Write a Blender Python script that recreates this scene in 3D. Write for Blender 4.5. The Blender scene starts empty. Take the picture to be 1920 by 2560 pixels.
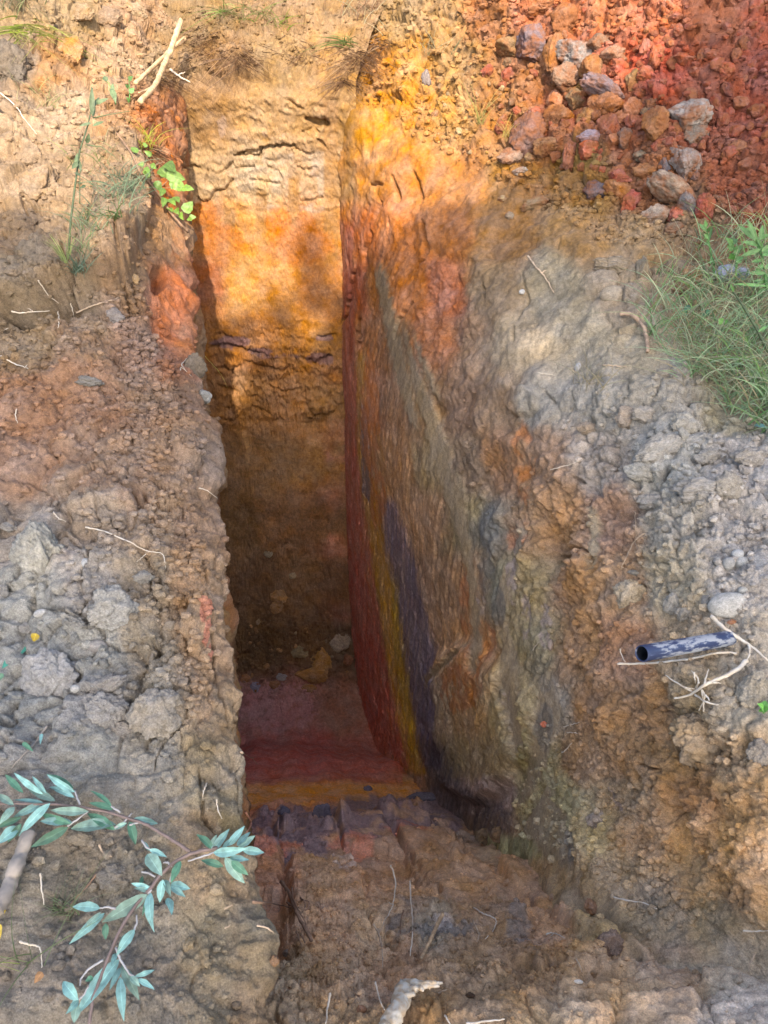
import bpy, bmesh, math, random, time
import numpy as np
from mathutils import Vector, Matrix, Euler, kdtree
T0 = time.time()
sc = bpy.context.scene
C = sc.collection
R = math.radians

# ------------------------------------------------------------------ camera
PITCH = R(36.0); F = 1640.0; CU, CV = 829.5, 1106.0; CZ = 1.6
cam_d = bpy.data.cameras.new("camera"); cam = bpy.data.objects.new("camera", cam_d); C.objects.link(cam)
cam.location = (0, 0, CZ); cam.rotation_euler = (R(90) - PITCH, 0, 0)
cam_d.sensor_fit = 'VERTICAL'; cam_d.sensor_height = 24.0; cam_d.lens = 24.0 * F / 2212.0
cam_d.clip_start = 0.02; cam_d.clip_end = 500
sc.camera = cam
# ------------------------------------------------------------------ sky and sun
SUN_EL, SUN_AZ = R(43.0), R(-9.0)          # azimuth of travel, from +Y towards +X
LD = Vector((math.sin(SUN_AZ) * math.cos(SUN_EL), math.cos(SUN_AZ) * math.cos(SUN_EL), -math.sin(SUN_EL)))
w = bpy.data.worlds.new("World"); sc.world = w; w.use_nodes = True
nt = w.node_tree; bg = nt.nodes['Background']
sky = nt.nodes.new('ShaderNodeTexSky'); sky.sky_type = 'NISHITA'; sky.sun_disc = False
sky.sun_elevation = SUN_EL; sky.sun_rotation = math.atan2(-LD.x, -LD.y)
sky.air_density = 1.0; sky.dust_density = 3.0; sky.ozone_density = 0.6
nt.links.new(sky.outputs[0], bg.inputs[0]); bg.inputs[1].default_value = 0.15
sd = bpy.data.lights.new("sun", 'SUN'); sun = bpy.data.objects.new("sun", sd); C.objects.link(sun)
sd.energy = 2.3; sd.angle = R(0.55); sd.color = (1.0, 0.88, 0.69)
sun.rotation_euler = LD.to_track_quat('-Z', 'Y').to_euler(); sun.location = (3, -6, 8)
sc.view_settings.view_transform = 'Standard'; sc.view_settings.look = 'None'
sc.view_settings.exposure = 1.96; sc.view_settings.gamma = 1.0
sc.cycles.max_bounces = 12; sc.cycles.diffuse_bounces = 9; sc.cycles.glossy_bounces = 2
sc.cycles.use_denoising = True

# ------------------------------------------------------------------ camera maths (measuring the place)
cp, sp = math.cos(PITCH), math.sin(PITCH)
def ray(u, v):
    a = (u - CU) / F; b = (CV - v) / F
    return Vector((a, cp + b * sp, -sp + b * cp))
def at_t(u, v, t): r = ray(u, v); return Vector((r.x * t, r.y * t, r.z * t + CZ))
def at_plane(u, v, a, b):                       # where the sight line meets the slope z = a + b*Y (heights below the eye)
    r = ray(u, v); t = a / (r.z - b * r.y); return at_t(u, v, t)
def proj(P):                                    # P (N,3) in world
    x = P[:, 0]; y = P[:, 1]; z = P[:, 2] - CZ
    d = y * cp - z * sp; d = np.where(d < 0.05, 0.05, d)
    up = y * sp + z * cp
    return CU + F * x / d, CV - F * up / d

# ------------------------------------------------------------------ noise
rng = np.random.RandomState(7)
PERM = np.concatenate([rng.permutation(256)] * 3).astype(np.int32)
GR = rng.normal(size=(256, 3)); GR /= np.linalg.norm(GR, axis=1)[:, None]; GR = GR.astype(np.float32)
def pnoise(p):
    p = np.asarray(p, np.float32); i = np.floor(p); f = p - i; i = i.astype(np.int32) & 255
    w_ = f * f * f * (f * (f * 6 - 15) + 10); out = np.zeros(len(p), np.float32)
    for dx in (0, 1):
        ax = PERM[i[:, 0] + dx]; wx = w_[:, 0] if dx else 1 - w_[:, 0]
        for dy in (0, 1):
            ay = PERM[ax + i[:, 1] + dy]; wy = w_[:, 1] if dy else 1 - w_[:, 1]
            for dz in (0, 1):
                h = PERM[ay + i[:, 2] + dz]; wz = w_[:, 2] if dz else 1 - w_[:, 2]
                g = GR[h & 255]
                out += wx * wy * wz * (g[:, 0] * (f[:, 0] - dx) + g[:, 1] * (f[:, 1] - dy) + g[:, 2] * (f[:, 2] - dz))
    return out * 1.5
def fbm(p, octv=4, gain=.5, lac=2.03):
    out = 0; a = 1.0; q = np.array(p, np.float32)
    for k in range(octv):
        out = out + a * pnoise(q + 17.3 * k); a *= gain; q = q * lac
    return out
CJ = rng.rand(256, 3).astype(np.float32)
def cells(p, second=False):                     # distance to nearest cell point (F1), optionally F2 too
    p = np.asarray(p, np.float32); i = np.floor(p); f = p - i; i = i.astype(np.int32) & 255
    d1 = np.full(len(p), 9., np.float32); d2 = d1.copy(); idn = np.zeros(len(p), np.int32)
    for dx in (-1, 0, 1):
        ax = PERM[(i[:, 0] + dx) & 255]
        for dy in (-1, 0, 1):
            ay = PERM[(ax + i[:, 1] + dy) & 255]
            for dz in (-1, 0, 1):
                h = PERM[(ay + i[:, 2] + dz) & 255]; g = CJ[h]
                d = (g[:, 0] + dx - f[:, 0]) ** 2 + (g[:, 1] + dy - f[:, 1]) ** 2 + (g[:, 2] + dz - f[:, 2]) ** 2
                m = d < d1
                d2 = np.where(m, d1, np.minimum(d2, d)); idn = np.where(m, h, idn); d1 = np.where(m, d, d1)
    return np.sqrt(d1), np.sqrt(d2), (idn / 255.).astype(np.float32)
def facets(p):                                  # broken-earth facets: tilted flat faces, each cell its own; returns height, edge gap, id
    p = np.asarray(p, np.float32); i = np.floor(p); f = p - i; i = i.astype(np.int32) & 255
    d1 = np.full(len(p), 9., np.float32); d2 = d1.copy(); idn = np.zeros(len(p), np.int32); tl = np.zeros(len(p), np.float32)
    for dx in (-1, 0, 1):
        ax = PERM[(i[:, 0] + dx) & 255]
        for dy in (-1, 0, 1):
            ay = PERM[(ax + i[:, 1] + dy) & 255]
            for dz in (-1, 0, 1):
                h = PERM[(ay + i[:, 2] + dz) & 255]; g = CJ[h]; t = GR[h]
                ox = f[:, 0] - g[:, 0] - dx; oy = f[:, 1] - g[:, 1] - dy; oz = f[:, 2] - g[:, 2] - dz
                d = ox * ox + oy * oy + oz * oz; m = d < d1
                d2 = np.where(m, d1, np.minimum(d2, d)); idn = np.where(m, h, idn); tl = np.where(m, ox * t[:, 0] + oy * t[:, 1] + oz * t[:, 2], tl); d1 = np.where(m, d, d1)
    e = np.sqrt(d2) - np.sqrt(d1); return .55 * tl + .55 * (idn / 255. - .5) - .25 * d1, e, (idn / 255.).astype(np.float32)
def sst(a, b, x): t = np.clip((x - a) / (b - a), 0, 1); return t * t * (3 - 2 * t)

# ------------------------------------------------------------------ soil colour survey, dim places lightened for want of light: (u, v, r, g, b, light)
SV = """
30|20 190 160 120 1.7|150 205 170 120 2|300 215 170 125 2|450 160 128 85 1.7|600 185 145 100 2|750 190 150 100 2|870 205 165 110 2|960 215 165 100 2|1050 225 140 70 2|1150 235 130 60 2|1300 245 140 65 2|1420 240 130 70 2|1550 215 100 65 1.5|1659 190 75 55 1.2
130|20 170 145 120 1.7|130 205 150 90 2|250 225 185 140 2|380 200 165 120 2|480 170 130 85 1.8|600 195 155 100 2|740 200 150 85 2|800 228 150 25 2|900 238 170 75 2|1000 215 165 100 2|1130 190 120 70 1.8|1300 225 115 62 2|1420 225 95 55 1.7|1550 175 72 52 1.2|1659 165 60 48 1.1
250|20 215 180 140 2|150 225 190 150 2|270 215 165 115 2|315 212 140 85 2|360 212 130 60 2|420 190 145 90 2|550 212 165 105 2|680 212 165 105 2|745 170 120 40 1.7|800 240 162 30 2|900 240 162 45 2|980 235 172 85 2|1080 205 140 70 1.9|1200 175 90 48 1.4|1350 190 80 46 1.3|1500 170 70 50 1.1|1659 160 60 46 1
380|20 205 170 130 2|150 205 170 130 2|280 200 165 125 1.9|372 228 132 40 2|430 222 182 130 2|550 225 188 140 2|680 215 172 125 2|725 185 138 70 1.8|790 245 158 25 2|900 238 148 35 2|1000 225 145 55 1.8|1100 185 132 62 1.6|1250 165 108 55 1.2|1400 165 82 52 1|1600 158 70 52 1
500|20 175 145 110 1.6|150 180 150 115 1.7|270 170 145 115 1.6|340 185 140 95 1.6|440 235 148 50 2|550 245 168 70 2|650 245 155 45 2|720 235 160 70 2|770 225 120 30 1.9|850 238 138 30 1.9|960 200 122 45 1.5|1080 165 118 65 1.2|1250 160 122 75 1|1400 160 130 92 1|1500 150 120 88 1
620|60 150 130 105 1.2|180 165 140 110 1.3|290 150 120 90 1.1|350 185 118 75 1.4|410 175 100 52 1.2|450 150 80 30 .9|520 248 180 92 2|600 245 165 60 2|680 230 145 50 2|720 225 150 62 1.9|760 205 100 30 1.5|820 165 108 55 1.2|880 235 138 30 1.8|950 180 102 56 1|1050 150 125 95 1|1200 160 145 120 1|1350 160 140 115 1|1500 160 135 105 1
740|60 150 125 95 1|180 155 130 105 1|300 160 130 110 1|385 176 112 74 1.2|430 170 105 60 1|480 140 90 35 .9|560 150 95 35 .9|640 190 125 40 1.2|700 170 115 42 1.1|745 160 95 45 .8|800 130 85 45 .75|860 130 95 58 .85|930 170 110 68 1|1000 155 125 98 1|1130 170 150 122 1|1250 170 155 130 1|1400 165 150 125 1|1550 150 140 105 1
870|60 160 120 90 1|200 160 120 90 1|330 155 125 100 1|420 140 115 95 .95|480 95 60 18 .5|540 110 72 22 .5|620 120 78 25 .5|700 110 75 25 .5|750 140 78 48 .55|790 120 80 58 .6|850 115 85 58 .65|920 130 100 68 .8|980 140 110 85 .9|1080 160 130 100 1|1180 165 155 140 1|1300 170 160 145 1|1450 165 155 140 1|1600 155 145 120 1
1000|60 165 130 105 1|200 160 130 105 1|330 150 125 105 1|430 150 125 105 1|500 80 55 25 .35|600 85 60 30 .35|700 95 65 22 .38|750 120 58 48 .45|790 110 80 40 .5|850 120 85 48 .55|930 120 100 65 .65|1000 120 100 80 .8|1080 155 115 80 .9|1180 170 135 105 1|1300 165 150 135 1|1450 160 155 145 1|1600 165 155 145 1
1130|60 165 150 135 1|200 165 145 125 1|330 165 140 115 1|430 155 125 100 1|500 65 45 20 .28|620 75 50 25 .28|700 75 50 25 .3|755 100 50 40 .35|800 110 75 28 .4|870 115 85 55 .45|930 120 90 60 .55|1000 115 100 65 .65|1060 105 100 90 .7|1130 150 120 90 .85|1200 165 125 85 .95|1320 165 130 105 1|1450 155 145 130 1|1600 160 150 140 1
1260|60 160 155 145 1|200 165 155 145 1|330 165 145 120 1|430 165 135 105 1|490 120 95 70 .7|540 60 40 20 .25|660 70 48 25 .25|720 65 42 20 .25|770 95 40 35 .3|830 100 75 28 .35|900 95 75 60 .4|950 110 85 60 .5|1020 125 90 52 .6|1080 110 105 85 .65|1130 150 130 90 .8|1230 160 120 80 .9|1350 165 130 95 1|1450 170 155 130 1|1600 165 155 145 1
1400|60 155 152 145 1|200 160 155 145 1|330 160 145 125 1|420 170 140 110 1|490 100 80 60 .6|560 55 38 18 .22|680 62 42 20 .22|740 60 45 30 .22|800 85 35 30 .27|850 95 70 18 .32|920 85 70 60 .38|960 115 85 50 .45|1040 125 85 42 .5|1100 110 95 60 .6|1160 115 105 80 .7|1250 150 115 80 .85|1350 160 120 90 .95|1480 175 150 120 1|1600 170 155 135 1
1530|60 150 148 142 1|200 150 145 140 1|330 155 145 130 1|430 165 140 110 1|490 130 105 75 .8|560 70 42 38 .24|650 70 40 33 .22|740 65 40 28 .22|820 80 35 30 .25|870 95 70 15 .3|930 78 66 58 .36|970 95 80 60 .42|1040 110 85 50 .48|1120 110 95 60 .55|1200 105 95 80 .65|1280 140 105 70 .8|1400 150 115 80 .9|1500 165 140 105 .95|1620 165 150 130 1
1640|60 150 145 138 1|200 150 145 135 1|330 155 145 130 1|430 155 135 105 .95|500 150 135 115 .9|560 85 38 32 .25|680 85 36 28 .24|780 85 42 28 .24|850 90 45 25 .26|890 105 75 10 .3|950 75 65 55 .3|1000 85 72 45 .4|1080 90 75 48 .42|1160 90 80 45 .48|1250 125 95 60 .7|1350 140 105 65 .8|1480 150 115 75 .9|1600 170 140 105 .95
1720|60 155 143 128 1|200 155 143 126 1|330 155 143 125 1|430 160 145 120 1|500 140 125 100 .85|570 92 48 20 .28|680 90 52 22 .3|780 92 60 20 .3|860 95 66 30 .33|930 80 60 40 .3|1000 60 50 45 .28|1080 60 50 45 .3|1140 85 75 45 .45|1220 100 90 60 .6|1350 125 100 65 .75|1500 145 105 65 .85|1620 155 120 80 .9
1800|60 155 140 122 1|200 155 140 120 1|330 158 142 120 1|430 170 145 115 1|510 100 85 55 .6|580 75 52 42 .35|680 82 56 40 .38|780 88 62 45 .4|880 95 66 45 .45|980 100 72 50 .5|1080 110 85 60 .5|1180 80 75 50 .5|1280 110 90 60 .65|1400 125 95 60 .75|1500 140 105 65 .85|1620 150 115 75 .9
1900|60 150 138 120 1|300 150 138 120 1|450 160 140 112 1|520 110 90 65 .6|590 92 58 34 .45|700 110 78 48 .5|800 125 86 54 .55|920 120 84 52 .58|1040 120 84 52 .6|1150 115 82 55 .6|1250 105 80 50 .65|1350 115 90 65 .75|1480 125 100 70 .8|1600 150 115 75 .9
2000|60 150 138 122 1|300 150 138 122 1|470 150 135 110 1|540 115 95 70 .7|600 110 76 50 .55|700 120 86 58 .6|820 120 90 62 .62|930 100 84 68 .65|1050 115 84 56 .68|1180 120 84 54 .7|1300 115 90 60 .75|1420 110 95 75 .8|1550 130 110 80 .9
2100|60 150 135 118 1|300 150 135 118 1|470 155 135 105 1|540 100 80 55 .65|620 108 84 60 .65|720 125 92 62 .7|860 120 84 54 .7|1000 120 88 58 .75|1150 125 92 65 .8|1300 140 105 75 .9|1450 160 130 100 1|1600 165 145 120 1
2200|60 150 135 115 1|300 150 135 115 1|470 155 135 105 1|540 105 82 55 .65|620 110 85 60 .7|750 125 95 65 .75|900 140 105 75 .85|1050 150 115 85 .9|1200 165 130 100 1|1400 180 150 120 1.05|1600 185 165 145 1.1
"""
GK = .70                                          # everything outdoors is measured against dry soil of about a quarter reflectance
def lin(c): c = np.asarray(c, float) / 255; return GK * np.where(c < .04045, c / 12.92, ((c + .055) / 1.055) ** 2.4)
def comp(k): return 1 + (1 / GK - 1) * (1 - np.clip((np.asarray(k, float) - .5) / .4, 0, 1))  # lifts colours of dim trench places to stand in for weak light
SP, SCOL = [], []
for line in SV.strip().split('\n'):
    f_ = line.split('|'); v_ = float(f_[0])
    for e in f_[1:]:
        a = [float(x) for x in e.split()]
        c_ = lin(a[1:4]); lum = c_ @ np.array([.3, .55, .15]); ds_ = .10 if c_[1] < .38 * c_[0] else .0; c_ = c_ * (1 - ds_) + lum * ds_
        ex = .95 if a[4] > 1 else ((2.1 if a[0] > 540 else 1.0) if v_ > 1700 else (1.7 if v_ > 1350 and a[0] > 850 else 1.35))  # exponent by region lightens dim samples, putting missing light into the colour
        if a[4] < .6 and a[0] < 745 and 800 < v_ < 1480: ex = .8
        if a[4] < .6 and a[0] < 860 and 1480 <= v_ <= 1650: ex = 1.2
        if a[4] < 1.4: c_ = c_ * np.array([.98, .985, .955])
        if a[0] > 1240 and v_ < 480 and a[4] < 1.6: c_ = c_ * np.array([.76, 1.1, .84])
        if 550 < a[0] < 1400 and v_ > 1780: c_ = c_ * np.array([1.2, 1.3, 1.2])  # ramp and right side lightened in colour to make up for missing light
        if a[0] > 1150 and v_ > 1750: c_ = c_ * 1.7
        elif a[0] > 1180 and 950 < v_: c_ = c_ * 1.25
        if a[4] < .8: lm = c_ @ np.array([.3, .55, .15]); c_ = c_ * .86 + lm * .14  # dim samples greyed against the colour that bounced light adds
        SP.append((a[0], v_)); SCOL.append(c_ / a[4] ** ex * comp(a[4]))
SP = np.array(SP); SCOL = np.array(SCOL); SCOL *= np.minimum(1, .5 / SCOL.max(1))[:, None]
RS = 8                                            # survey raster, one cell per 8 units
RW, RH = 1900 // RS, 2450 // RS
gu, gv = np.meshgrid((np.arange(RW) + .5) * RS - 120, (np.arange(RH) + .5) * RS - 120)
acc = np.zeros((RH, RW, 3)); wt = np.zeros((RH, RW))
for (pu, pv), cc in zip(SP, SCOL):
    d2 = (gu - pu) ** 2 + ((gv - pv) * .9) ** 2
    ww = 1 / (d2 + 300) ** 2.8
    acc += ww[..., None] * cc; wt += ww
CMAP = (acc / wt[..., None]).astype(np.float32)
def look(m, u, v):
    x = np.clip((u + 120) / RS - .5, 0, RW - 1.01); y = np.clip((v + 120) / RS - .5, 0, RH - 1.01)
    i = x.astype(int); j = y.astype(int); fx = x - i; fy = y - j
    if m.ndim == 3: fx = fx[:, None]; fy = fy[:, None]
    return (m[j, i] * (1 - fx) + m[j, i + 1] * fx) * (1 - fy) + (m[j + 1, i] * (1 - fx) + m[j + 1, i + 1] * fx) * fy
def inpoly(u, v, poly):
    r = np.zeros(len(u), bool); n = len(poly)
    for k in range(n):
        x0, y0 = poly[k]; x1, y1 = poly[(k + 1) % n]
        if y0 == y1: continue
        c = ((y0 > v) != (y1 > v)) & (u < (x1 - x0) * (v - y0) / (y1 - y0) + x0)
        r ^= c
    return r
def softpoly(u, v, poly, r):                      # polygon with a feathered edge
    t = 0
    for k in range(8): t = t + inpoly(u + r * math.cos(k * .785) * (1 if k % 2 else .5), v + r * math.sin(k * .785) * (1 if k % 2 else .5), poly).astype(np.float32)
    return t / 8
def inside(u, v, x, y, rx, ry, soft=.35):        # soft ellipse
    d = np.sqrt(((u - x) / rx) ** 2 + ((v - y) / ry) ** 2)
    return 1 - sst(1 - soft, 1 + soft, d)
# crack survey, finer raster (2 units a cell)
CW, CH = 830, 1106
CRK = np.zeros((CH, CW), np.float32)
pr = random.Random(5)
def crack(pts, wid, depth, off=(0, 0), s=1.0):
    P = [(off[0] + x * s, off[1] + y * s) for x, y in pts]
    Q = [P[0]]
    for a, b in zip(P, P[1:]):
        L = math.hypot(b[0] - a[0], b[1] - a[1]); n = max(1, int(L / 7))
        for k in range(1, n + 1):
            j = 0 if k == n else 1
            Q.append((a[0] + (b[0] - a[0]) * k / n + j * pr.uniform(-2.2, 2.2), a[1] + (b[1] - a[1]) * k / n + j * pr.uniform(-2.6, 2.6)))
    N = len(Q)
    for k, (a, b) in enumerate(zip(Q, Q[1:])):
        ww = .75 * wid * (0.35 + math.sin(math.pi * (k + .6) / N)) * pr.uniform(.6, 1.2) * .7
        x0 = int(max(0, (min(a[0], b[0]) - 12) / 2)); x1 = int(min(CW, (max(a[0], b[0]) + 12) / 2 + 1))
        y0 = int(max(0, (min(a[1], b[1]) - 12) / 2)); y1 = int(min(CH, (max(a[1], b[1]) + 12) / 2 + 1))
        if x1 <= x0 or y1 <= y0: continue
        X, Y = np.meshgrid(np.arange(x0, x1) * 2. + 1, np.arange(y0, y1) * 2. + 1)
        dx, dy = b[0] - a[0], b[1] - a[1]; L2 = dx * dx + dy * dy + 1e-6
        t = np.clip(((X - a[0]) * dx + (Y - a[1]) * dy) / L2, 0, 1)
        d = np.hypot(X - a[0] - t * dx, Y - a[1] - t * dy)
        CRK[y0:y1, x0:x1] = np.maximum(CRK[y0:y1, x0:x1], depth * (1 - sst(ww * .4, ww * 1.3 + 1, d)))
BO, BS = (345.6, 86.4), .3125
for pts, wd, dp in [([(510, 800), (560, 790), (640, 800), (690, 810), (692, 750), (780, 745), (850, 730), (930, 728)], 5, .07),
                    ([(520, 800), (620, 775), (700, 765)], 4, .05), ([(1010, 550), (1070, 570), (1150, 590)], 10, .09), ([(1090, 690), (1140, 740)], 4, .04),
                    ([(185, 880), (230, 870), (280, 885)], 3, .03), ([(380, 930), (440, 905), (500, 850)], 3, .03), ([(520, 890), (570, 880), (650, 880)], 3, .035),
                    ([(260, 1090), (300, 1125), (340, 1110), (380, 1045), (450, 1040), (500, 970)], 3.5, .04), ([(620, 965), (700, 970), (830, 990)], 2.5, .03),
                    ([(970, 1112), (1050, 1110), (1125, 1090)], 2.5, .03), ([(870, 400), (930, 450), (990, 480)], 3, .03), ([(930, 750), (1010, 790), (1060, 780)], 3, .03),
                    
                    ([(60, 260), (130, 215), (200, 182), (300, 195), (420, 242), (480, 232)], 9, .08), ([(500, 240), (640, 262), (740, 250)], 5, .05), ([(310, 1010), (330, 900)], 2, .02), ([(730, 860), (800, 900), (850, 960)], 2, .02), ([(950, 880), (990, 905), (1080, 880)], 3, .03),
                    ([(980, 640), (1060, 600), (1100, 640)], 2.5, .03), ([(700, 370), (760, 410), (820, 380)], 2, .02)]:
    crack(pts, wd, dp, BO, BS)
ZO = (0, 553)
for pts, wd, dp in [([(905, 400), (960, 385), (1000, 392), (1090, 418), (1150, 430)], 5, .05), ([(920, 350), (960, 335), (1000, 350)], 3, .03), ([(1300, 440), (1360, 472), (1430, 430)], 5, .05),
                    ([(1060, 455), (1130, 480), (1220, 500), (1280, 490)], 3.5, .035), ([(920, 480), (1000, 500), (1050, 470)], 3, .03), ([(1320, 640), (1360, 690), (1420, 680)], 4, .05),
                    ([(940, 560), (1020, 590)], 2.5, .02), ([(1150, 560), (1230, 590), (1300, 570)], 3, .03), ([(1090, 650), (1170, 690)], 3, .03), ([(950, 700), (1000, 720), (1050, 670)], 3, .03),
                    ([(1370, 345), (1400, 350), (1450, 340)], 3, .03)]:
    crack(pts, wd, dp, ZO, .5)
RO, RSC = (691, 173), .3125                        # wall on the right, lit orange part
for pts, wd, dp in [([(520, 680), (525, 720), (540, 780), (535, 840)], 4, .04), ([(650, 630), (670, 720), (700, 810)], 4, .045), ([(420, 840), (380, 940)], 5, .045), ([(345, 720), (400, 715), (440, 730)], 4, .04),
                    ([(350, 1050), (320, 1140), (300, 1220), (300, 1320)], 6, .05), ([(255, 1180), (215, 1400), (185, 1600), (150, 1690)], 3, .04), ([(700, 960), (720, 1080), (700, 1230), (640, 1290)], 7, .05),
                    ([(640, 1540), (570, 1610), (530, 1700), (520, 1790)], 4, .04),  ([(270, 1650), (265, 1850)], 6, .04), ([(490, 960), (480, 1060)], 2, .02),
                    ([(920, 1300), (930, 1450)], 4, .03), ([(1110, 1380), (1130, 1500)], 3, .03), ([(500, 100), (560, 130)], 6, .06), ([(380, 90), (390, 170)], 4, .04)]:
    crack(pts, wd, dp, RO, RSC)
for pts, wd, dp in [([(50, 415), (110, 455), (140, 450)], 5, .05), ([(200, 650), (270, 690), (330, 660)], 3, .03), ([(90, 590), (140, 600), (200, 590)], 3, .025), ([(10, 90), (50, 100), (90, 95)], 6, .05),
                    ([(40, 380), (50, 440)], 4, .03), ([(150, 560), (165, 620)], 3, .03), ([(260, 560), (280, 690)], 5, .05), ([(265, 740), (270, 800)], 3, .03),
                    ([(5, 672), (60, 676), (120, 668), (185, 632)], 17, .14), ([(285, 520), (275, 600), (300, 680)], 5, .05),
                    ([(50, 1530), (80, 1560), (130, 1550), (150, 1530)], 5, .04), ([(330, 1660), (350, 1600), (400, 1560), (415, 1480)], 4, .04), 
                    ([(455, 1260), (452, 1330), (470, 1390), (480, 1470), (500, 1560)], 4, .04), ([(430, 1665), (440, 1760), (465, 1790)], 6, .05), 
                    ([(1130, 590), (1140, 640), (1110, 690)], 2, .02), ([(1107, 700), (1110, 740)], 2, .02), ([(1180, 850), (1200, 870)], 3, .03), ([(1440, 1040), (1450, 1020)], 9, .08), ([(1240, 1030), (1265, 1045)], 4, .04),
                    ([(1180, 1200), (1210, 1195), (1260, 1180), (1285, 1210)], 5, .04), ([(1600, 1880), (1612, 1920), (1605, 1960)], 5, .05), ([(1390, 1650), (1440, 1660), (1440, 1720)], 4, .03), ([(1370, 1600), (1380, 1680), (1400, 1760)], 4, .04),
                    ([(1290, 2050), (1320, 2070), (1380, 2070)], 9, .06), ([(1470, 1360), (1480, 1420)], 3, .02)]:
    crack(pts, wd, dp)
def cracks(u, v):
    x = np.clip(u / 2 - .5, 0, CW - 1.01); y = np.clip(v / 2 - .5, 0, CH - 1.01); i = x.astype(int); j = y.astype(int); fx = x - i; fy = y - j
    r = (CRK[j, i] * (1 - fx) + CRK[j, i + 1] * fx) * (1 - fy) + (CRK[j + 1, i] * (1 - fx) + CRK[j + 1, i + 1] * fx) * fy
    return r * ((u > 0) & (u < 1658) & (v > 0) & (v < 2211))

# ------------------------------------------------------------------ materials
def nodes_of(name):
    m = bpy.data.materials.new(name); m.use_nodes = True
    b = m.node_tree.nodes['Principled BSDF']; return m, m.node_tree, b
def soil_material(name, fine=1.0, rough=.95, objcol=False):
    m, t, b = nodes_of(name); N = t.nodes; L = t.links
    tc = N.new('ShaderNodeTexCoord'); src = tc.outputs['Object']
    if objcol:
        oi = N.new('ShaderNodeObjectInfo'); col = oi.outputs['Color']
        ad = N.new('ShaderNodeVectorMath'); ad.operation = 'ADD'; cx = N.new('ShaderNodeCombineXYZ'); mu = N.new('ShaderNodeMath'); mu.operation = 'MULTIPLY'
        L.new(oi.outputs['Random'], mu.inputs[0]); mu.inputs[1].default_value = 40; L.new(mu.outputs[0], cx.inputs[0])
        L.new(tc.outputs['Object'], ad.inputs[0]); L.new(cx.outputs[0], ad.inputs[1]); src = ad.outputs[0]
    else:
        at = N.new('ShaderNodeAttribute'); at.attribute_name = 'Col'; col = at.outputs['Color']
    def noise(scale, detail=6, rough_=.6):
        n = N.new('ShaderNodeTexNoise'); n.inputs['Scale'].default_value = scale; n.inputs['Detail'].default_value = detail; n.inputs['Roughness'].default_value = rough_
        L.new(src, n.inputs['Vector']); return n
    n1 = noise(60 if not objcol else 2.6, 10, .75); n2 = noise(330 if not objcol else 12, 5, .65); n3 = noise(9 if not objcol else 1.1, 5, .6)
    def mul(a, fac_out, lo, hi):
        mr = N.new('ShaderNodeMapRange'); mr.inputs['From Min'].default_value = .3; mr.inputs['From Max'].default_value = .7
        mr.inputs['To Min'].default_value = lo; mr.inputs['To Max'].default_value = hi; L.new(fac_out, mr.inputs['Value'])
        v = N.new('ShaderNodeVectorMath'); v.operation = 'SCALE'; L.new(a, v.inputs[0]); L.new(mr.outputs[0], v.inputs['Scale']); return v.outputs[0]
    c1 = mul(col, n1.outputs['Fac'], .6, 1.38); c2 = mul(c1, n2.outputs['Fac'], .66, 1.34)
    # warm / pale mottling
    hs = N.new('ShaderNodeHueSaturation'); L.new(c2, hs.inputs['Color'])
    mr = N.new('ShaderNodeMapRange'); mr.inputs['From Min'].default_value = .35; mr.inputs['From Max'].default_value = .65
    mr.inputs['To Min'].default_value = .82 if not objcol else .75; mr.inputs['To Max'].default_value = 1.04 if not objcol else 1.0; L.new(n3.outputs['Fac'], mr.inputs['Value'])
    L.new(mr.outputs[0], hs.inputs['Saturation'])
    L.new(hs.outputs[0], b.inputs['Base Color'])
    b.inputs['Roughness'].default_value = rough; b.inputs['Specular IOR Level'].default_value = .2
    vo = N.new('ShaderNodeTexVoronoi'); vo.inputs['Scale'].default_value = 170 if not objcol else 9; L.new(src, vo.inputs['Vector'])
    nb = noise(150 if not objcol else 5, 10, .78)
    b1 = N.new('ShaderNodeBump'); b1.inputs['Strength'].default_value = .9 * fine; b1.inputs['Distance'].default_value = .006; L.new(nb.outputs['Fac'], b1.inputs['Height'])
    b2 = N.new('ShaderNodeBump'); b2.inputs['Strength'].default_value = .4 * fine; b2.inputs['Distance'].default_value = .003; b2.invert = True
    L.new(vo.outputs['Distance'], b2.inputs['Height']); L.new(b1.outputs[0], b2.inputs['Normal']); L.new(b2.outputs[0], b.inputs['Normal'])
    return m
M_SOIL = soil_material('soil', 1.0)
M_ROCKH = soil_material('stained_rock', 1.0, .95, True)
_t = M_ROCKH.node_tree; _b = _t.nodes['Principled BSDF']; _src = _b.inputs['Base Color'].links[0].from_socket
_n = _t.nodes.new('ShaderNodeTexNoise'); _n.inputs['Scale'].default_value = 1.7; _n.inputs['Detail'].default_value = 9; _n.inputs['Roughness'].default_value = .7
_g = _t.nodes.new('ShaderNodeNewGeometry'); _vm = _t.nodes.new('ShaderNodeVectorMath'); _vm.operation = 'SCALE'; _vm.inputs['Scale'].default_value = 6; _t.links.new(_g.outputs['Position'], _vm.inputs[0]); _t.links.new(_vm.outputs[0], _n.inputs['Vector']); _n.inputs['Scale'].default_value = 3.
_r = _t.nodes.new('ShaderNodeMapRange'); _r.inputs['From Min'].default_value = .42; _r.inputs['From Max'].default_value = .6; _r.inputs['To Max'].default_value = .85; _t.links.new(_n.outputs['Fac'], _r.inputs['Value'])
_m = _t.nodes.new('ShaderNodeMix'); _m.data_type = 'RGBA'; _t.links.new(_r.outputs[0], _m.inputs[0]); _t.links.new(_src, _m.inputs[6]); _m.inputs[7].default_value = (.19, .072, .028, 1); _t.links.new(_m.outputs[2], _b.inputs['Base Color'])
M_WALL = soil_material('cut_soil', .7, .9)
M_ROCK = soil_material('rock', 1.0, .92, True)
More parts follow.
